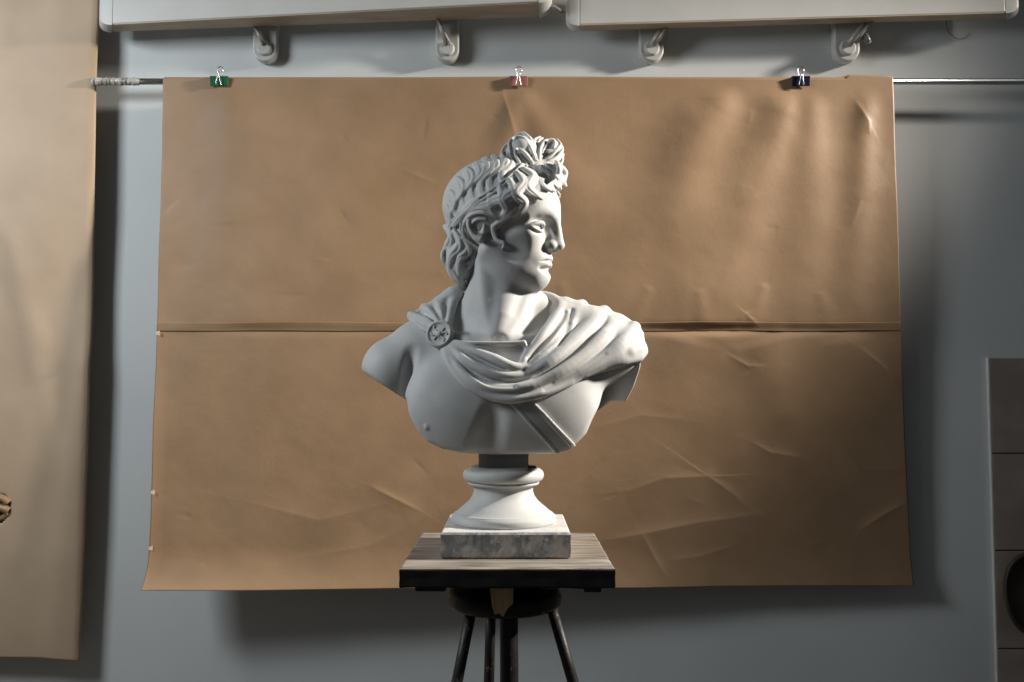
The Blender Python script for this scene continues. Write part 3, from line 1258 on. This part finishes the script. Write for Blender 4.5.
# trapezius
G.cone(W(498, 300, -18), W(440, 330, -16), 26 * U, 14 * U, 14 * U)
G.cone(W(506, 300, -18), W(570, 326, -18), 26 * U, 16 * U, 14 * U)
G.D = np.minimum(G.D, 0.05)
G.blur(4, 2)
# cut the bust outline (lower edge and arm stumps)
TP = [(362, 371), (384, 386), (407, 400.5), (408.5, 412), (412, 421), (418, 431), (428, 442), (443, 449), (463, 453), (490, 454.5), (556, 454), (567, 450),
      (577, 443), (586, 434), (592, 420), (602, 400), (613, 385), (638, 366), (650, 350), (650, 300), (650, 100), (350, 100), (350, 360)]
S = G.sl(lo, hi)
x, y, z = G.xyz(S)
PXv, PYv = project(x, y, z)
PXv = np.broadcast_to(PXv, G.D.shape)
pm = poly_map(TP, 345, 90, 315, 380)
dpoly = (poly_eval(pm, PXv, PYv) * U).astype(np.float32)
G.comb(S, dpoly, 4 * U, 'int')
# flat back with a hollow
G.comb(S, np.broadcast_to(y - (Y0 + 40 * U), G.D.shape), 4 * U, 'int')
G.ell((W(500, 400, -60)), (70 * U, 40 * U, 45 * U), 6 * U, 'sub')
# neck
G.cone(W(501, 250, -8), W(499, 300, -7), 27.5 * U, 29.5 * U, 8 * U)
G.cone(W(499, 300, -7), W(498, 338, -2), 29.5 * U, 33 * U, 14 * U)
# sternomastoids, throat, collar bones
G.path([W(482, 262, 12), W(484, 290, 19), W(488, 318, 25), W(493, 337, 30)], [6 * U, 5 * U, 4 * U, 3 * U], 10 * U)
G.path([W(529, 290, 6), W(520, 312, 16), W(507, 336, 31)], [6 * U, 6 * U, 4 * U], 7 * U)
G.path([W(507, 293, 12), W(502, 316, 24), W(498, 334, 31)], [11 * U, 9.5 * U, 6 * U], 8 * U)
G.path([W(492, 340, 31), W(470, 341, 28), W(450, 335, 18), W(430, 332, 6)], [4 * U, 4.5 * U, 5 * U, 5 * U], 7 * U)
G.path([W(507, 340, 31), W(530, 340, 27), W(550, 332, 12)], [4 * U, 4.5 * U, 5 * U], 7 * U)
E(G, 500, 338, 42, 5, 5, 5, 5, 'sub')
G.blur(2, 1)
# breastbone furrow and nipple, armpit fold
G.path([W(499, 372, 56), W(495, 405, 55), W(490, 430, 52), W(483, 458, 50)], [4 * U, 6 * U, 9 * U, 14 * U], 12 * U, 'sub')
G.path([W(411, 350, 22), W(408, 376, 16), W(406, 402, 10)], [3 * U, 4 * U, 4 * U], 8 * U, 'sub')

# head frame
HA = math.radians(18)
HT = math.radians(0)
fwd = np.array([math.cos(HA), -math.sin(HA), 0.0])
sid = np.array([-math.sin(HA), -math.cos(HA), 0.0])
upv = np.array([0.0, 0.0, 1.0])
HO = W(505, 224, 0)


def H(f, s, u_):
    return HO + U * (f * fwd + s * sid + u_ * upv)


RH = np.array([fwd, sid, upv])


def HE(g, f, s, u_, rf, rs_, ru, k=8, op='add', both=True):
    for sg in ((1, -1) if (both and s != 0) else (1,)):
        g.ell(H(f, s * sg, u_), (rf * U, rs_ * U, ru * U), k * U, op, RH)


def HP(g, pts, rad, k=3, op='add', both=True):
    rr = [r * U for r in rad]
    if len(pts) > 2:
        ps_ = cat_spline([np.array(p, float) for p in pts], 4)
        t = np.linspace(0, len(pts) - 1, len(ps_))
        rr = list(np.interp(t, np.arange(len(pts)), rr))
    else:
        ps_ = pts
    for sg in ((1, -1) if both else (1,)):
        g.path([H(p[0], p[1] * sg, p[2]) for p in ps_], rr, k * U, op)


def build_head(g):
    HE(g, -4, 0, 20, 54, 39, 44, 6)
    HE(g, 18, 0, 14, 38.5, 32, 26, 12)
    HE(g, 12, 0, -14, 34, 29.5, 44, 14)
    HE(g, 26, 0, -40, 19, 20, 20, 12)
    HE(g, 34.5, 0, -54, 11.5, 12, 10.5, 8)
    HP(g, [(-8, 26, -30), (12, 18, -47), (31, 7, -57)], [9, 8.5, 8], 12)
    HE(g, 26, 18.5, -13, 13, 11.5, 12, 10)
    HE(g, 8, 0, -44, 26, 22, 16, 12)
    # brows
    HP(g, [(50, 3, 4), (48, 12, 7.5), (41, 22, 8), (33, 29, 3)], [5.2, 4.6, 4.4, 3.6], 6)
    # eye sockets
    HE(g, 49.5, 16, -7.5, 10.5, 10.5, 7.8, 5, 'sub')
    HE(g, 43, 26, -8, 6, 6, 6, 6, 'sub')
    HE(g, 31.5, 17.5, -8.0, 10, 11, 9.5, 1.0)
    HP(g, [(41.5, 8.5, -9), (43.9, 13, -5.8), (43.7, 19, -4.6), (39.7, 25, -6), (35, 29, -8.5)], [1.2, 2.1, 2.4, 2.1, 1.3], 1.2)
    HP(g, [(41, 8.5, -9), (42.9, 13.5, -11.8), (42, 20, -12.4), (38.5, 25.5, -10.8), (35, 29, -8.8)], [1.0, 1.5, 1.6, 1.4, 1.0], 1.4)
    # nose
    HP(g, [(51.5, 0, 6), (54, 0, -6), (56, 0, -18), (57.2, 0, -24.5)], [5, 4.4, 4.3, 4.8], 4, both=False)
    HP(g, [(44, 0, -2), (47, 0, -14), (49.5, 0, -24)], [6, 7.2, 8.2], 4, both=False)
    HE(g, 49.5, 7.0, -25.5, 5.6, 4.0, 4.6, 2.5)
    HE(g, 53.5, 4.0, -31.3, 4.0, 2.0, 2.4, 1.0, 'sub')
    HP(g, [(45.2, 11.8, -21.5), (44.4, 12.6, -26), (46, 11.5, -30)], [0.9, 1.1, 0.9], 1.8, 'sub')
    # mouth
    MD = 2.4
    HE(g, 34.7, 0, -39, 11.8, 15, 11, 6)
    HP(g, [(a_ - 1.3, b_, c_ - MD) for a_, b_, c_ in [(48.3, 0, -34.9), (47.2, 5.5, -34.7), (43.6, 10, -36.6), (40.3, 13, -38.3)]], [2.5, 2.5, 1.8, 0.9], 1.8)
    HP(g, [(a_ - 1.3, b_, c_ - MD) for a_, b_, c_ in [(47.0, 0, -41.6), (45.8, 5.5, -41.2), (42.3, 10, -39.6), (40.0, 12.8, -38.6)]], [3.1, 2.9, 2.0, 0.9], 1.8)
    HP(g, [(a_ - 1.3, b_, c_ - MD) for a_, b_, c_ in [(51, 0, -38.0), (49, 5.5, -37.8), (44.5, 11, -38.2), (41.3, 14.2, -38.8)]], [1.2, 1.2, 1.0, 0.8], 0.8, 'sub')
    HP(g, [(a_ - 1.3, b_, c_ - MD) for a_, b_, c_ in [(48.5, 0, -47.5), (46, 6, -47.3), (41.5, 11, -46)]], [1.8, 1.6, 1.0], 5, 'sub')
    HE(g, 34.8, 0, -54.5, 10.0, 8, 7.5, 5)
    # ear
    HE(g, -16, 34, -10, 9, 5, 13, 5)
    HP(g, [(-9, 38, -14), (-8, 39, -4), (-11, 40.5, 3), (-18, 41.5, 4), (-23, 41.5, -2), (-23, 41, -10), (-18, 40, -18), (-12, 39, -21)], [2, 2.2, 2.4, 2.6, 2.6, 2.4, 2.6, 3.4], 2)
    HE(g, -14.5, 42, -8, 4.5, 6, 6.5, 2, 'sub')
    # temple / cheek hollows
    HE(g, 26, 34, -32, 12, 6, 10, 9, 'sub')


build_head(G)
# nipple at the body surface


def ray_depth(g, px, py, iso=0.0):
    """depth offset d (toward camera, px) of the first surface met"""
    for d in np.arange(72, -60, -0.5):
        p = W(px, py, d)
        i = ((p - g.lo) / g.h).round().astype(int)
        if np.any(i < 1) or np.any(i >= g.n - 1):
            continue
        if g.D[tuple(i)] <= iso:
            return d
    return None


def ray_best(g, px, py):
    r = ray_depth(g, px, py)
    if r is not None:
        return r
    best = (9, -5)
    for d in np.arange(60, -50, -1.0):
        p = W(px, py, d)
        i = ((p - g.lo) / g.h).round().astype(int)
        if np.any(i < 1) or np.any(i >= g.n - 1):
            continue
        v_ = g.D[tuple(i)]
        if v_ < best[0]:
            best = (v_, d)
    return best[1]


d = ray_best(G, 427, 427)
E(G, 427, 427, d, 2.6, 1.7, 2.6, 2)
body_D = G.D.copy()
V, Q = G.mesh()
body = link_fast('body', V, Q, M['plaster'], bust)
body['label'] = 'bare chest, neck and face turned to the right'

# ---- cloak
CG = Grid(lo, np.array([hi[0], hi[1], W(500, 278, 0)[2]]), HV)
nz = CG.n[2]
bd = body_D[:, :, :nz]
Sx = tuple(slice(0, k) for k in CG.n)
px_, py_ = PXv[:, :, :nz], PYv[:, :, :nz]
yc = CG.ax[1][None, :, None]


def region(poly, t, k=2.0, dmin=-34):
    pm = poly_map(poly, 345, 270, 315, 200)
    dp = (poly_eval(pm, px_, py_) * U).astype(np.float32)
    a = bd - t * U
    kk = k * U
    hh = np.maximum(kk - np.abs(a - dp), 0) / kk
    r = np.maximum(a, dp) + hh * hh * kk * 0.25
    return np.maximum(r, yc - (Y0 - dmin * U))


main_poly = [(443, 338), (470, 342.5), (500, 343), (526, 342), (527, 348), (523, 362), (530, 352), (540, 336), (552, 322), (560, 310), (565, 304), (566, 296), (575, 298),
             (590, 303), (612, 308), (640, 318), (652, 335), (652, 352), (641, 361), (626, 363), (606, 368), (590, 375), (572, 386), (548, 396), (525, 401), (503, 401), (482, 396), (467, 386), (452, 370), (443, 352)]
CG.comb(Sx, region(main_poly, 6.0, 5), 0, 'add')
CG.path([W(560, 318, -6), W(590, 326, -6), W(622, 338, -10), (W(633, 349, -14))], [16 * U, 20 * U, 15 * U, 8 * U], 8 * U)
strap_poly = [(462, 288), (455, 284), (446, 290), (430, 300), (412, 309), (407, 315), (409, 321), (425, 333), (445, 340), (452, 330), (456, 310)]
CG.comb(Sx, region(strap_poly, 4.0, 4, -40), 3 * U, 'add')


def fold(pts, rad, lift, k=4, op='add', g=CG, n=5, base=G):
    """a fold laid along the body's surface; lift = how far its axis stands off it (px)"""
    out = []
    if not hasattr(lift, '__len__'):
        lift = [lift] * len(pts)
    for i, p in enumerate(pts):
        dd = ray_best(base, p[0], p[1]) if len(p) == 2 else p[2]
        out.append((p[0], p[1], dd + (lift[i] if len(p) == 2 else 0)))
    out = cat_spline(out, n)
    t = np.linspace(0, len(pts) - 1, len(out))
    rr = np.interp(t, np.arange(len(pts)), rad if hasattr(rad, '__len__') else [rad] * len(pts)) * U
    g.path([W(*q) for q in out], list(rr), k * U, op)


# folds from the brooch
fold([(447, 341), (470, 349), (495, 359), (512, 366), (528, 367)], [2.5, 3.5, 5, 4.5, 2.5], [4, 7, 11, 11, 7], 2.5)
fold([(447, 342), (462, 357), (485, 370), (508, 376), (530, 374)], [2.5, 4.5, 5.5, 4.5, 3], [3, 6, 9, 9, 6], 2.5)
fold([(446, 344), (457, 366), (478, 383), (505, 389), (532, 385), (560, 372)], [2.5, 4, 5, 5.0, 5, 4], [3, 5, 8, 9, 8, 6], 2.5)
fold([(443, 344), (449, 364), (466, 384), (488, 395), (515, 399), (545, 392), (570, 381)], [2, 3, 4.0, 4.5, 4.5, 4.5, 3], [3, 4, 5, 6, 7, 6, 4], 2.5)
fold([(441, 343), (444, 358), (453, 374)], [1.8, 2.2, 1.2], [2, 2, 1], 2)
fold([(449, 341), (470, 342.5), (500, 343), (524, 342.5)], [1.8, 1.8, 1.8, 2.2], [5, 6, 8, 10], 2)
fold([(524, 342.5), (526, 350), (523, 361)], [2.2, 2.0, 2.4], [10, 9, 8], 2)
# folds from the far shoulder
fold([(523, 363), (531, 350), (543, 335), (555, 319, 16), (560, 307, 0), (552, 299, -13), (538, 296, -24)], [3, 4, 5, 6, 6, 6, 6], [8, 9, 9, 0, 0, 0, 0], 3)
fold([(528, 368), (545, 352), (560, 335), (574, 318), (582, 305)], [3, 5, 6, 6.5, 6], [8, 8, 8, 6, 3], 3)
fold([(530, 373), (552, 360), (574, 342), (592, 325), (604, 312)], [3.5, 6, 8, 9, 7], [7, 8, 8, 6, 2], 3)
fold([(534, 384), (560, 371), (585, 354), (604, 337), (618, 321)], [4, 5.5, 7.5, 8.5, 7], [6, 8, 8, 6, 2], 3)
fold([(556, 384), (580, 372), (604, 357), (622, 343), (634, 328)], [3, 5, 6.5, 7, 7], [4, 6, 7, 6, 3], 3)
fold([(585, 375), (605, 367), (625, 361), (639, 357)], [2.5, 3.5, 4.5, 4.5], [4, 5, 5, 4], 3)
fold([(630, 352), (638, 345), (640, 334)], [5, 5, 4], [4, 3, 2], 3)
CG.path([W(590, 356, 8), W(612, 352, 0), W(630, 347, -8)], [9 * U, 10 * U, 9 * U], 6 * U)
# grooves
for pts, r in (([(532, 379), (556, 366), (580, 348), (598, 330), (608, 316)], [0.8, 1.8, 2.4, 2.4, 1.5]), ([(545, 390), (570, 379), (592, 365), (606, 354)], [0.8, 1.6, 1.8, 0.8]),
               ([(540, 352), (556, 339), (568, 322), (572, 310)], [0.8, 1.8, 2.0, 1.5]), ([(528, 358), (540, 347), (552, 331), (565, 312)], [0.8, 1.5, 1.8, 1.2]),
               ([(560, 345), (566, 333), (570, 324)], [1.2, 3, 1.5]), ([(470, 372), (490, 384), (515, 386)], [0.8, 1.8, 1.0])):
    fold(pts, r, 0.4, 3, 'sub', base=CG)
fold([(578, 371), (598, 364), (618, 356), (638, 348)], [3, 6, 7.5, 7], [3, 4, 3, 1], 6)
# top of the far shoulder and the cloth hanging behind the arm
CG.path([W(566, 303, -8), W(585, 312, -6), W(605, 316, -6), W(625, 325, -8), W(634, 340, -10)], [6 * U, 6 * U, 6.5 * U, 7 * U, 8 * U], 6 * U)
hang = [(598, 411), (588, 408), (588, 372), (624, 358), (641, 359), (640, 368), (634, 386), (626, 401.5), (611, 401), (604, 406)]
pm = poly_map(hang, 345, 270, 315, 200)
dp = (poly_eval(pm, px_, py_) * U).astype(np.float32)
xc_ = CG.ax[0][:, None, None]
slab = np.maximum(dp, np.abs(yc - (Y0 + 12 * U - 0.75 * (xc_ - W(620, 380, 0)[0]))) - 12 * U)
CG.comb(Sx, slab.astype(np.float32), 2 * U, 'add')
# strap folds running up from the brooch over the near shoulder
CG.path([W(413, 317, -10), W(428, 311, -11), W(441, 305, -12), W(454, 296, -12)], [4.5 * U, 7 * U, 9.5 * U, 10.5 * U], 4 * U)
for pts in ([(438, 327), (428, 321), (419, 318), (411, 315, -8)], [(440, 325), (434, 317), (429, 311), (424, 307, -12)], [(443, 324), (441, 315), (440, 307), (438, 301, -12)], [(447, 326), (450, 313), (453, 303), (455, 294, -12)]):
    fold(pts, [2.2, 3.8, 4.3, 4.2], [-1.5, 0.8, 0.6, 0], 2.5, base=CG)
fold([(435, 321), (428, 315), (420, 311)], [1.2, 1.6, 1.8], 0.5, 2, 'sub', base=CG)
fold([(441, 319), (437, 311), (432, 304)], [1.2, 1.6, 1.6], 0.5, 2, 'sub', base=CG)
fold([(445, 320), (446, 311), (446, 300)], [1.2, 1.6, 1.6], 0.5, 2, 'sub', base=CG)
CG.blur(1, 1)
V, Q = CG.mesh()
o = link_fast('cloak', V, Q, M['plaster'], bust)
o['label'] = 'pleated cloak swept across chest and shoulder'
cloak_D = CG.D

# ---- diagonal strap over the chest
SG = Grid(np.array([W(500, 400, 0)[0], Y0 - 0.12, lo[2]]), np.array([W(585, 400, 0)[0], Y0 - 0.0, W(500, 390, 0)[2]]), HV)
ii = np.round((SG.lo - G.lo) / HV).astype(int)
ii = np.maximum(ii, 0)
SG.lo = G.lo + ii * HV
SG.ax = [(SG.lo[i] + HV * np.arange(SG.n[i])).astype(np.float32) for i in range(3)]
bs_ = body_D[ii[0]:ii[0] + SG.n[0], ii[1]:ii[1] + SG.n[1], ii[2]:ii[2] + SG.n[2]]
xx, yy, zz3 = SG.xyz(tuple(slice(0, k) for k in SG.n))
qx, qy = project(xx, yy, zz3)
qx = np.broadcast_to(qx, SG.D.shape)
for poly, t in (([(505, 398), (528, 396), (576, 446), (573, 447), (566, 451), (556, 453)], 2.3), ([(525, 396), (529, 396), (574.5, 444), (571, 447)], 3.2), ([(505, 398), (509, 398), (559, 453), (555, 453.5)], 2.9)):
    pm = poly_map(poly, 480, 380, 120, 90)
    dp = (poly_eval(pm, qx, qy) * U).astype(np.float32)
    SG.comb(tuple(slice(0, k) for k in SG.n), np.maximum(bs_ - t * U, dp), 1.5 * U if t > 2 else 0, 'add')
V, Q = SG.mesh()
o = link_fast('chest_strap', V, Q, M['plaster'], bust)
o['label'] = 'flat diagonal strap with raised rims'

# ---- brooch
bc = W(439.5, 334.0, ray_best(G, 439, 331) + 9)
brooch = MB()
nb = np.array([-0.30, -0.93, 0.20])
nb /= np.linalg.norm(nb)
tx = np.cross(nb, [0, 0, 1.0])
tx /= np.linalg.norm(tx)
ty = np.cross(tx, nb)
V = []
prof = [(13.2, -6), (13.8, -1), (13.6, 1.2), (12.6, 2.6), (11.4, 2.7), (10.6, 1.6), (9.0, 1.0), (4, 1.0), (3.4, 1.8), (2.4, 3.0), (0.8, 3.3)]
N = 48
for r, z in prof:
    for k in range(N):
        a = 2 * PI * k / N
        V.append(bc + U * (r * math.cos(a) * tx + r * math.sin(a) * ty + z * nb))
Fc = []
for i in range(len(prof) - 1):
    for k in range(N):
        Fc.append((i * N + k, i * N + (k + 1) % N, (i + 1) * N + (k + 1) % N, (i + 1) * N + k))
Fc += [tuple(range(N))[::-1], tuple((len(prof) - 1) * N + k for k in range(N))]
brooch.add(V, Fc)
for pts in ([(-5, -8.5), (-6, -5.5), (-3, -3.5), (-1.5, -1), (1.5, 1), (3, 3.5), (6, 5.5), (5, 8.5)], [(-9, -1), (-6.5, 1.5), (-4, 0.5), (-3, 3), (-5, 6)], [(9, 1), (6.5, -1.5), (4, -0.5), (3, -3), (5, -6)]):
    brooch.tube([bc + U * (a * tx + c_ * ty + 1.4 * nb) for a, c_ in cat_spline([np.array(p, float) for p in pts], 4)], 1.0 * U, 8)
o = brooch.build('brooch', M['plaster'], bust, smooth=True)
o['label'] = 'round brooch pinning the cloak at the shoulder'

# ---- hair
hlo = np.array([W(434, 200, 0)[0], Y0 - 0.115, W(500, 298, 0)[2]])
hhi = np.array([W(574, 200, 0)[0], Y0 + 0.115, W(500, 124, 0)[2]])
HG = Grid(hlo, hhi, 0.00135)
HE(HG, -8, 0, 21, 57.5, 44, 47, 0)                # cap over the skull
HE(HG, -45, 0, -34, 18, 24, 27, 12)
HE(HG, -34, 0, -14, 23, 30, 30, 10)               # nape
HE(HG, -12, 27, 8, 27, 17, 22, 8)
HE(HG, 12, 29, 22, 22, 13, 15, 8)
for f_ in range(1):
    HP(HG, [(26, 30, 20), (42, 18, 33), (48, 0, 36)], [6.5, 7, 7.5], 6)
LG = Grid(hlo, hhi, 0.0022)                        # coarse copy used to lay the locks on
HE(LG, -4, 0, 20, 54, 39, 44, 0)
HE(LG, -8, 0, 21, 57.5, 44, 47, 0)
HE(LG, -42, 0, -34, 17, 24, 26, 8)
HE(LG, 12, 29, 22, 22, 13, 15, 8)
HE(LG, 15, 33, 16, 16, 10, 12, 8)
HE(LG, -34, 0, -14, 23, 30, 30, 10)
HE(LG, -12, 26, 10, 26, 15, 20, 8)
HE(LG, 18, 0, 14, 38.5, 32, 26, 12)
HE(LG, 12, 0, -14, 34, 31, 44, 12)


def to_head(p):
    q = (p - HO) / U
    return np.array([q @ fwd, q @ sid, q @ upv])


def lock(pts, r, lift=2.0, strands=4, mirror=True, taper=0.45, depth=None, k=1.0):
    base = []
    for i, p in enumerate(pts):
        dd = (ray_best(LG, p[0], p[1]) if len(p) == 2 else p[2])
        if len(p) == 2:
            base.append((p[0], p[1], dd))
        else:
            base.append(p)
    # soften jumps in depth where the ray just misses
    P = cat_spline([to_head(W(*q)) for q in base], 6)
    n = len(P)
    P = np.array(P)
    # outward direction from the head's middle
    ctr = np.array([-4.0, 0, 10.0])
    T = np.gradient(P, axis=0)
    T /= np.linalg.norm(T, axis=1)[:, None] + 1e-9
    O = P - ctr
    O[:, 2] *= 0.8
    O /= np.linalg.norm(O, axis=1)[:, None] + 1e-9
    O = O - (O * T).sum(1)[:, None] * T
    O /= np.linalg.norm(O, axis=1)[:, None] + 1e-9
    B = np.cross(T, O)
    t = np.linspace(0, 1, n)
    width = r * np.clip(np.minimum(0.55 + t * 2.2, 1) * (1 - (1 - taper) * t ** 1.6), 0.2, 1)
    for sgn in ((1, -1) if mirror else (1,)):
        for j in range(strands):
            o_ = 0 if strands == 1 else (j / (strands - 1) * 2 - 1)
            sp = 0.66
            rr = width * ((0.52 if strands < 4 else 0.40) if strands > 1 else 1.0)
            prof_ = 1 - abs(o_) * 0.35
            twist = 0.12 * np.sin(t * 9 + j * 2.1)
            C_ = P + B * ((o_ * sp + twist)[:, None] * width[:, None]) + O * ((lift * prof_ + 0.25 * width * prof_)[:, None])
            C_ = C_.copy()
            C_[:, 1] *= sgn
            HG.path([H(*c_) for c_ in C_], list(rr * U * (1.0 if j % 2 else 0.92)), k * U)


back = [[(503, 156), (508, 163), (502, 172), (503, 183)], [(494, 156), (499, 166), (490, 177), (491, 190)], [(485, 158), (490, 169), (481, 181), (482, 196)],
        [(476, 163), (481, 173), (471, 186), (473, 202)], [(466, 169), (471, 180), (462, 194), (464, 209)], [(457, 179), (462, 190), (454, 204), (457, 218)],
        [(450, 192), (455, 203), (449, 215), (453, 227)], [(447, 206), (451, 217), (448, 227), (452, 237)]]
for p in back:
    lock(p, 5.8, -0.6, 3)
# plaited band running from nape to bow
lock([(450, 229), (462, 215), (478, 202), (495, 191), (511, 178), (522, 166)], 3.4, 3.2, 2)
low = [([(522, 170), (532, 178), (527, 188), (535, 196), (541, 199)], 5.2), ([(531, 167), (541, 175), (540, 185), (549, 191)], 5.0), ([(541, 166), (551, 173), (553, 183), (558, 190)], 5.0),
       ([(540, 169, 25), (549, 176, 23), (547, 185, 24), (554, 191, 19)], 4.4), ([(545, 166, 25), (553, 173, 22), (550, 181, 23), (558, 188, 17)], 4.4), ([(548, 167, 22), (556, 174, 19), (553, 183, 20), (559, 190, 15)], 4.4), ([(556, 166, 14), (563, 173, 8), (561, 181, 7), (564, 187, 2)], 4.4), ([(534, 168), (545, 176), (545, 186), (553, 192)], 4.2), ([(516, 174), (523, 184), (516, 194), (524, 203), (519, 211)], 5.0), ([(509, 181), (514, 192), (504, 199), (507, 210), (499, 219)], 5.2),
       ([(500, 187), (502, 198), (491, 203), (493, 213), (503, 217)], 5.0), ([(490, 193), (491, 204), (480, 207), (472, 214), (466, 222)], 4.8), ([(480, 200), (471, 207), (463, 216), (455, 226)], 4.4),
       ([(500, 220), (494, 228), (497, 238), (504, 243), (502, 248)], 2.8), ([(517, 209), (508, 215), (500, 222), (493, 226)], 3.4)]
for p, r in low:
    lock(p, r * 1.12, 2.6, 4)
# curl wrapped round the ear
lock([(496, 216), (484, 211), (472, 214), (465, 224), (466, 235), (473, 241)], 3.8, 4.5, 2)
lock([(487, 218), (478, 218), (472, 225), (475, 234), (481, 233), (480, 227)], 2.8, 4.0, 2)
nape = [([(446, 226), (453, 236), (448, 247), (444, 257), (449, 268)], 5.0), ([(455, 230), (461, 243), (453, 254), (451, 267), (456, 279)], 5.0), ([(462, 238), (469, 248), (461, 257), (460, 270), (464, 284)], 5.0),
        ([(470, 242), (479, 250), (473, 259), (466, 262)], 4.4), ([(477, 240), (487, 246), (484, 255), (474, 261), (467, 268)], 4.2), ([(452, 268), (459, 278), (463, 287), (469, 284), (466, 279)], 3.4)]
for p, r in nape:
    lock(p, r, 1.5, 3)
# bow of curls above the brow: near lobe, far lobe and the knot between
HG.path([W(538, 170, 14), W(552, 173, 8)], [9 * U, 8 * U], 4 * U)
HG.path([W(537, 171, 21), W(546, 175, 20), W(555, 178, 15), W(560, 181, 9)], [6.5 * U, 7 * U, 6.5 * U, 5 * U], 4 * U)
HE(HG, 15, 33, 16, 16, 10, 12, 8)
HG.path([W(522, 151, 8), W(537, 157, 2), W(550, 152, -4)], [13.5 * U, 10 * U, 13 * U], 4 * U)
HG.path([W(512, 160, 8), W(530, 165, 8), W(552, 168, 0)], [11 * U, 11 * U, 10 * U], 4 * U)
bow = [([(536, 160, 20), (531, 149, 17), (525, 140, 13), (516, 138, 12), (511, 145, 15), (512, 154, 20)], 4.0),
       ([(533, 163, 24), (525, 154, 23), (519, 150, 22), (517, 156, 24), (520, 162, 26)], 3.6),
       ([(530, 158, 20), (533, 147, 12), (530, 139, 6), (523, 134, 2), (518, 136, 0)], 3.6),
       ([(521, 166, 25), (511, 163, 22), (505, 156, 18), (507, 148, 14), (513, 141, 9)], 4.0),
       ([(540, 161, 16), (541, 150, 11), (547, 142, 6), (554, 142, 5), (554, 149, 8), (548, 152, 11)], 3.6),
       ([(542, 163, 16), (550, 159, 13), (557, 153, 9), (561, 147, 2), (557, 141, -3)], 3.6),
       ([(543, 166, 17), (552, 166, 13), (560, 161, 7), (562, 153, 1)], 3.6), ([(537, 159, 16), (539, 149, 8), (536, 142, 0), (541, 138, -8)], 3.4),
       ([(522, 168, 22), (531, 165, 22), (540, 168, 18), (550, 171, 14)], 3.8), ([(502, 164, 18), (509, 166, 22), (517, 164, 25), (526, 165, 24)], 4.2)]
for p, r in bow:
    lock(p, r, 0, 2, False, 0.8)
for p, r in bow[:1] + bow[4:5]:
    lock([(a, c_, d_ - 24) for a, c_, d_ in p], r, 0, 2, False, 0.8)
V, Q = HG.mesh()
o = link_fast('hair', V, Q, M['plaster'], bust)
o['label'] = 'thick wavy hair tied in a bow of curls above the brow'
